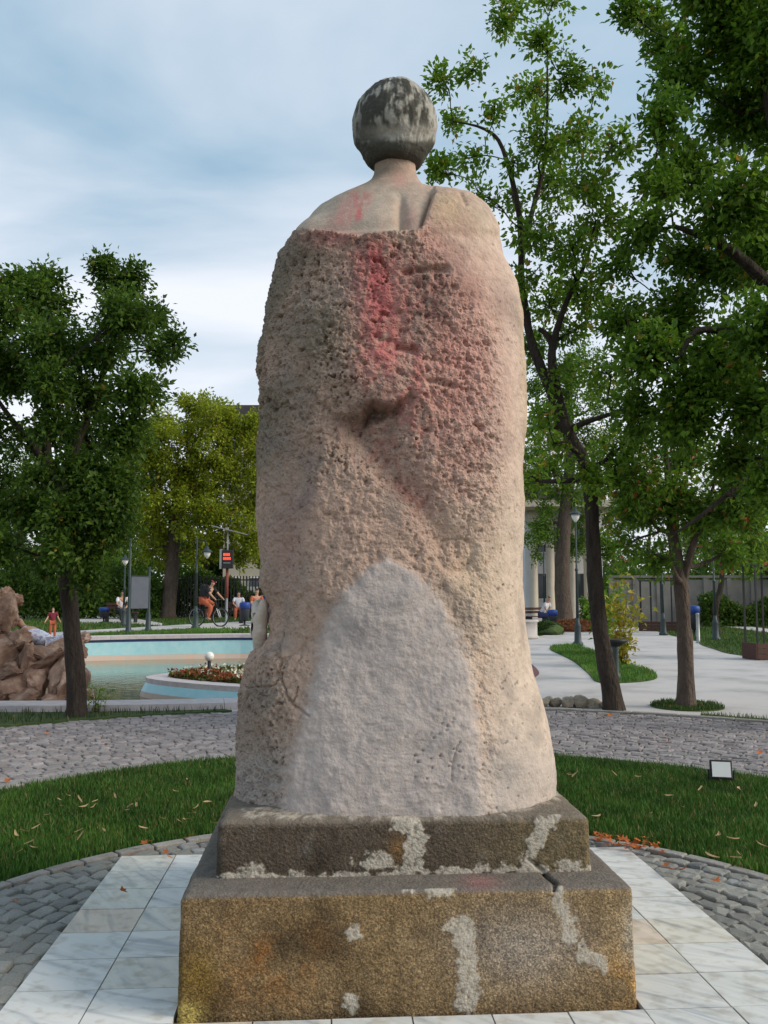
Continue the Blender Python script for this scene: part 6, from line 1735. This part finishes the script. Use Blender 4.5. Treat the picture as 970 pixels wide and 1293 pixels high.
# reclining person behind the rocks: white patterned shirt
q = at_y(40, 808, 13.55)
Jr = dict(pelvis=(0.34, 0, 0.12), chest=(0.02, 0, 0.30), neck=(-0.14, 0, 0.42), head=(-0.24, 0, 0.53), face=(0.3, -0.9, 0.2))
for sd, s in (('L', -1), ('R', 1)):
    Jr['sh' + sd] = (-0.07, s * 0.19, 0.38); Jr['el' + sd] = (-0.20, s * 0.28, 0.18); Jr['ha' + sd] = (-0.02, s * 0.30, 0.06)
    Jr['hi' + sd] = (0.38, s * 0.1, 0.12); Jr['kn' + sd] = (0.62, s * 0.12, 0.30); Jr['an' + sd] = (0.66, s * 0.1, -0.08); Jr['to' + sd] = (0.78, s * 0.1, -0.11)
person('person', 'person in a white patterned shirt leaning back on the rocks', (q.x, q.y, q.z - 0.20), R(6), Jr, 'cloth_floral', 'cloth_floral', s=0.95)
# small standing figure in orange on the lawn beyond the rocks
q = gnd(66, 806)
Js = dict(pelvis=(0, 0, 0.9), chest=(0, 0, 1.25), neck=(0, 0, 1.45), head=(0, -0.02, 1.62))
for sd, s in (('L', -1), ('R', 1)):
    Js['sh' + sd] = (s * 0.18, 0, 1.38); Js['el' + sd] = (s * 0.26, -0.05, 1.12); Js['ha' + sd] = (s * 0.36, -0.2, 0.95)
    Js['hi' + sd] = (s * 0.09, 0, 0.88); Js['kn' + sd] = (s * 0.11, -0.02, 0.48); Js['an' + sd] = (s * 0.12, 0.02, 0.08); Js['to' + sd] = (s * 0.13, -0.13, 0.03)
person('person', 'small child in orange trousers and a purple top on the far lawn beyond the rocks', (q.x, q.y, q.z - 0.02), R(20), Js, 'cloth_maroon', 'cloth_orange', s=0.52)
# ---- bicycle and rider, riding towards +X and a little to the camera
q = gnd(263, 791)
BR = R(-22)
bk = empty('bicycle', q, BR); tag(bk, 'dark bicycle ridden along the far path past the lamp post', 'bicycle')
WR = 0.33
for x in (-0.50, 0.50):
    wh = MB().tube([(x + WR * math.cos(a), 0, WR + WR * math.sin(a)) for a in np.linspace(0, 2 * math.pi, 29)], 0.022, 6, False).build('tyre', 'rubber', bk, True)
    MB().tube([(x + (WR - 0.03) * math.cos(a), 0, WR + (WR - 0.03) * math.sin(a)) for a in np.linspace(0, 2 * math.pi, 29)], 0.010, 5, False).build('rim', 'galvanised', wh, True)
    sp_ = MB()
    for k in range(12): a = k * math.pi / 6; sp_.tube([(x, 0, WR), (x + (WR - 0.03) * math.cos(a), 0, WR + (WR - 0.03) * math.sin(a))], 0.0022, 4)
    sp_.build('spokes', 'galvanised', wh)
fm = MB(); bb = (-0.05, 0, 0.30); st_ = (-0.18, 0, 0.80); hd = (0.33, 0, 0.82)
for a_, b_2 in ((bb, st_), (bb, (0.36, 0, 0.66)), ((-0.165, 0, 0.74), hd), (bb, (-0.5, 0.05, WR)), (bb, (-0.5, -0.05, WR)), ((-0.165, 0, 0.74), (-0.5, 0.05, WR)), ((-0.165, 0, 0.74), (-0.5, -0.05, WR)), ((0.31, 0, 0.90), (0.37, 0, 0.64))):
    fm.tube([a_, b_2], 0.018, 6)
fm.build('frame', 'black_metal', bk, True)
MB().tube([(0.37, 0.05, 0.64), (0.5, 0.05, WR)], 0.014, 6).tube([(0.37, -0.05, 0.64), (0.5, -0.05, WR)], 0.014, 6).build('fork', 'white_paint', bk, True)
MB().tube([(0.42, -0.30, 0.98), (0.34, -0.10, 0.95), (0.31, 0, 0.95), (0.34, 0.10, 0.95), (0.42, 0.30, 0.98)], 0.014, 6).tube([(0.31, 0, 0.9), (0.31, 0, 0.95)], 0.014, 6).build('handlebar', 'black_metal', bk, True)
MB().box((-0.20, 0, 0.84), (0.26, 0.14, 0.05)).build('saddle', 'black_metal', bk, bevel=0.02)
MB().tube([(-0.05, -0.10, 0.30), (0.10, -0.11, 0.22)], 0.012, 6).tube([(-0.05, 0.10, 0.30), (-0.20, 0.11, 0.38)], 0.012, 6).tube([(-0.05, -0.1, 0.3), (-0.05, 0.1, 0.3)], 0.016, 6).build('cranks', 'galvanised', bk, True)
Jb = dict(pelvis=(-0.20, 0, 0.95), chest=(0.02, 0, 1.28), neck=(0.12, 0, 1.44), head=(0.20, 0, 1.58), face=(1, 0, 0),
          shL=(0.08, 0.19, 1.36), elL=(0.25, 0.27, 1.14), haL=(0.40, 0.27, 1.01), shR=(0.08, -0.19, 1.36), elR=(0.25, -0.27, 1.14), haR=(0.40, -0.27, 1.01),
          hiL=(-0.18, 0.09, 0.93), knL=(0.14, 0.12, 0.80), anL=(-0.20, 0.12, 0.46), toL=(-0.10, 0.12, 0.41),
          hiR=(-0.18, -0.09, 0.93), knR=(0.20, -0.12, 0.68), anR=(0.06, -0.12, 0.31), toR=(0.18, -0.12, 0.25))
rider = person('person', 'cyclist in a black top and orange trousers riding the dark bicycle', q, BR, Jb, 'cloth_black', 'cloth_orange', hat='cloth_maroon')
o = MB().box((-0.17, 0, 1.28), (0.20, 0.30, 0.42)).build('backpack', 'cloth_black', None, bevel=0.05, loc=q, rot=(0, 0, BR)); tag(o, 'black backpack worn by the cyclist', 'backpack')
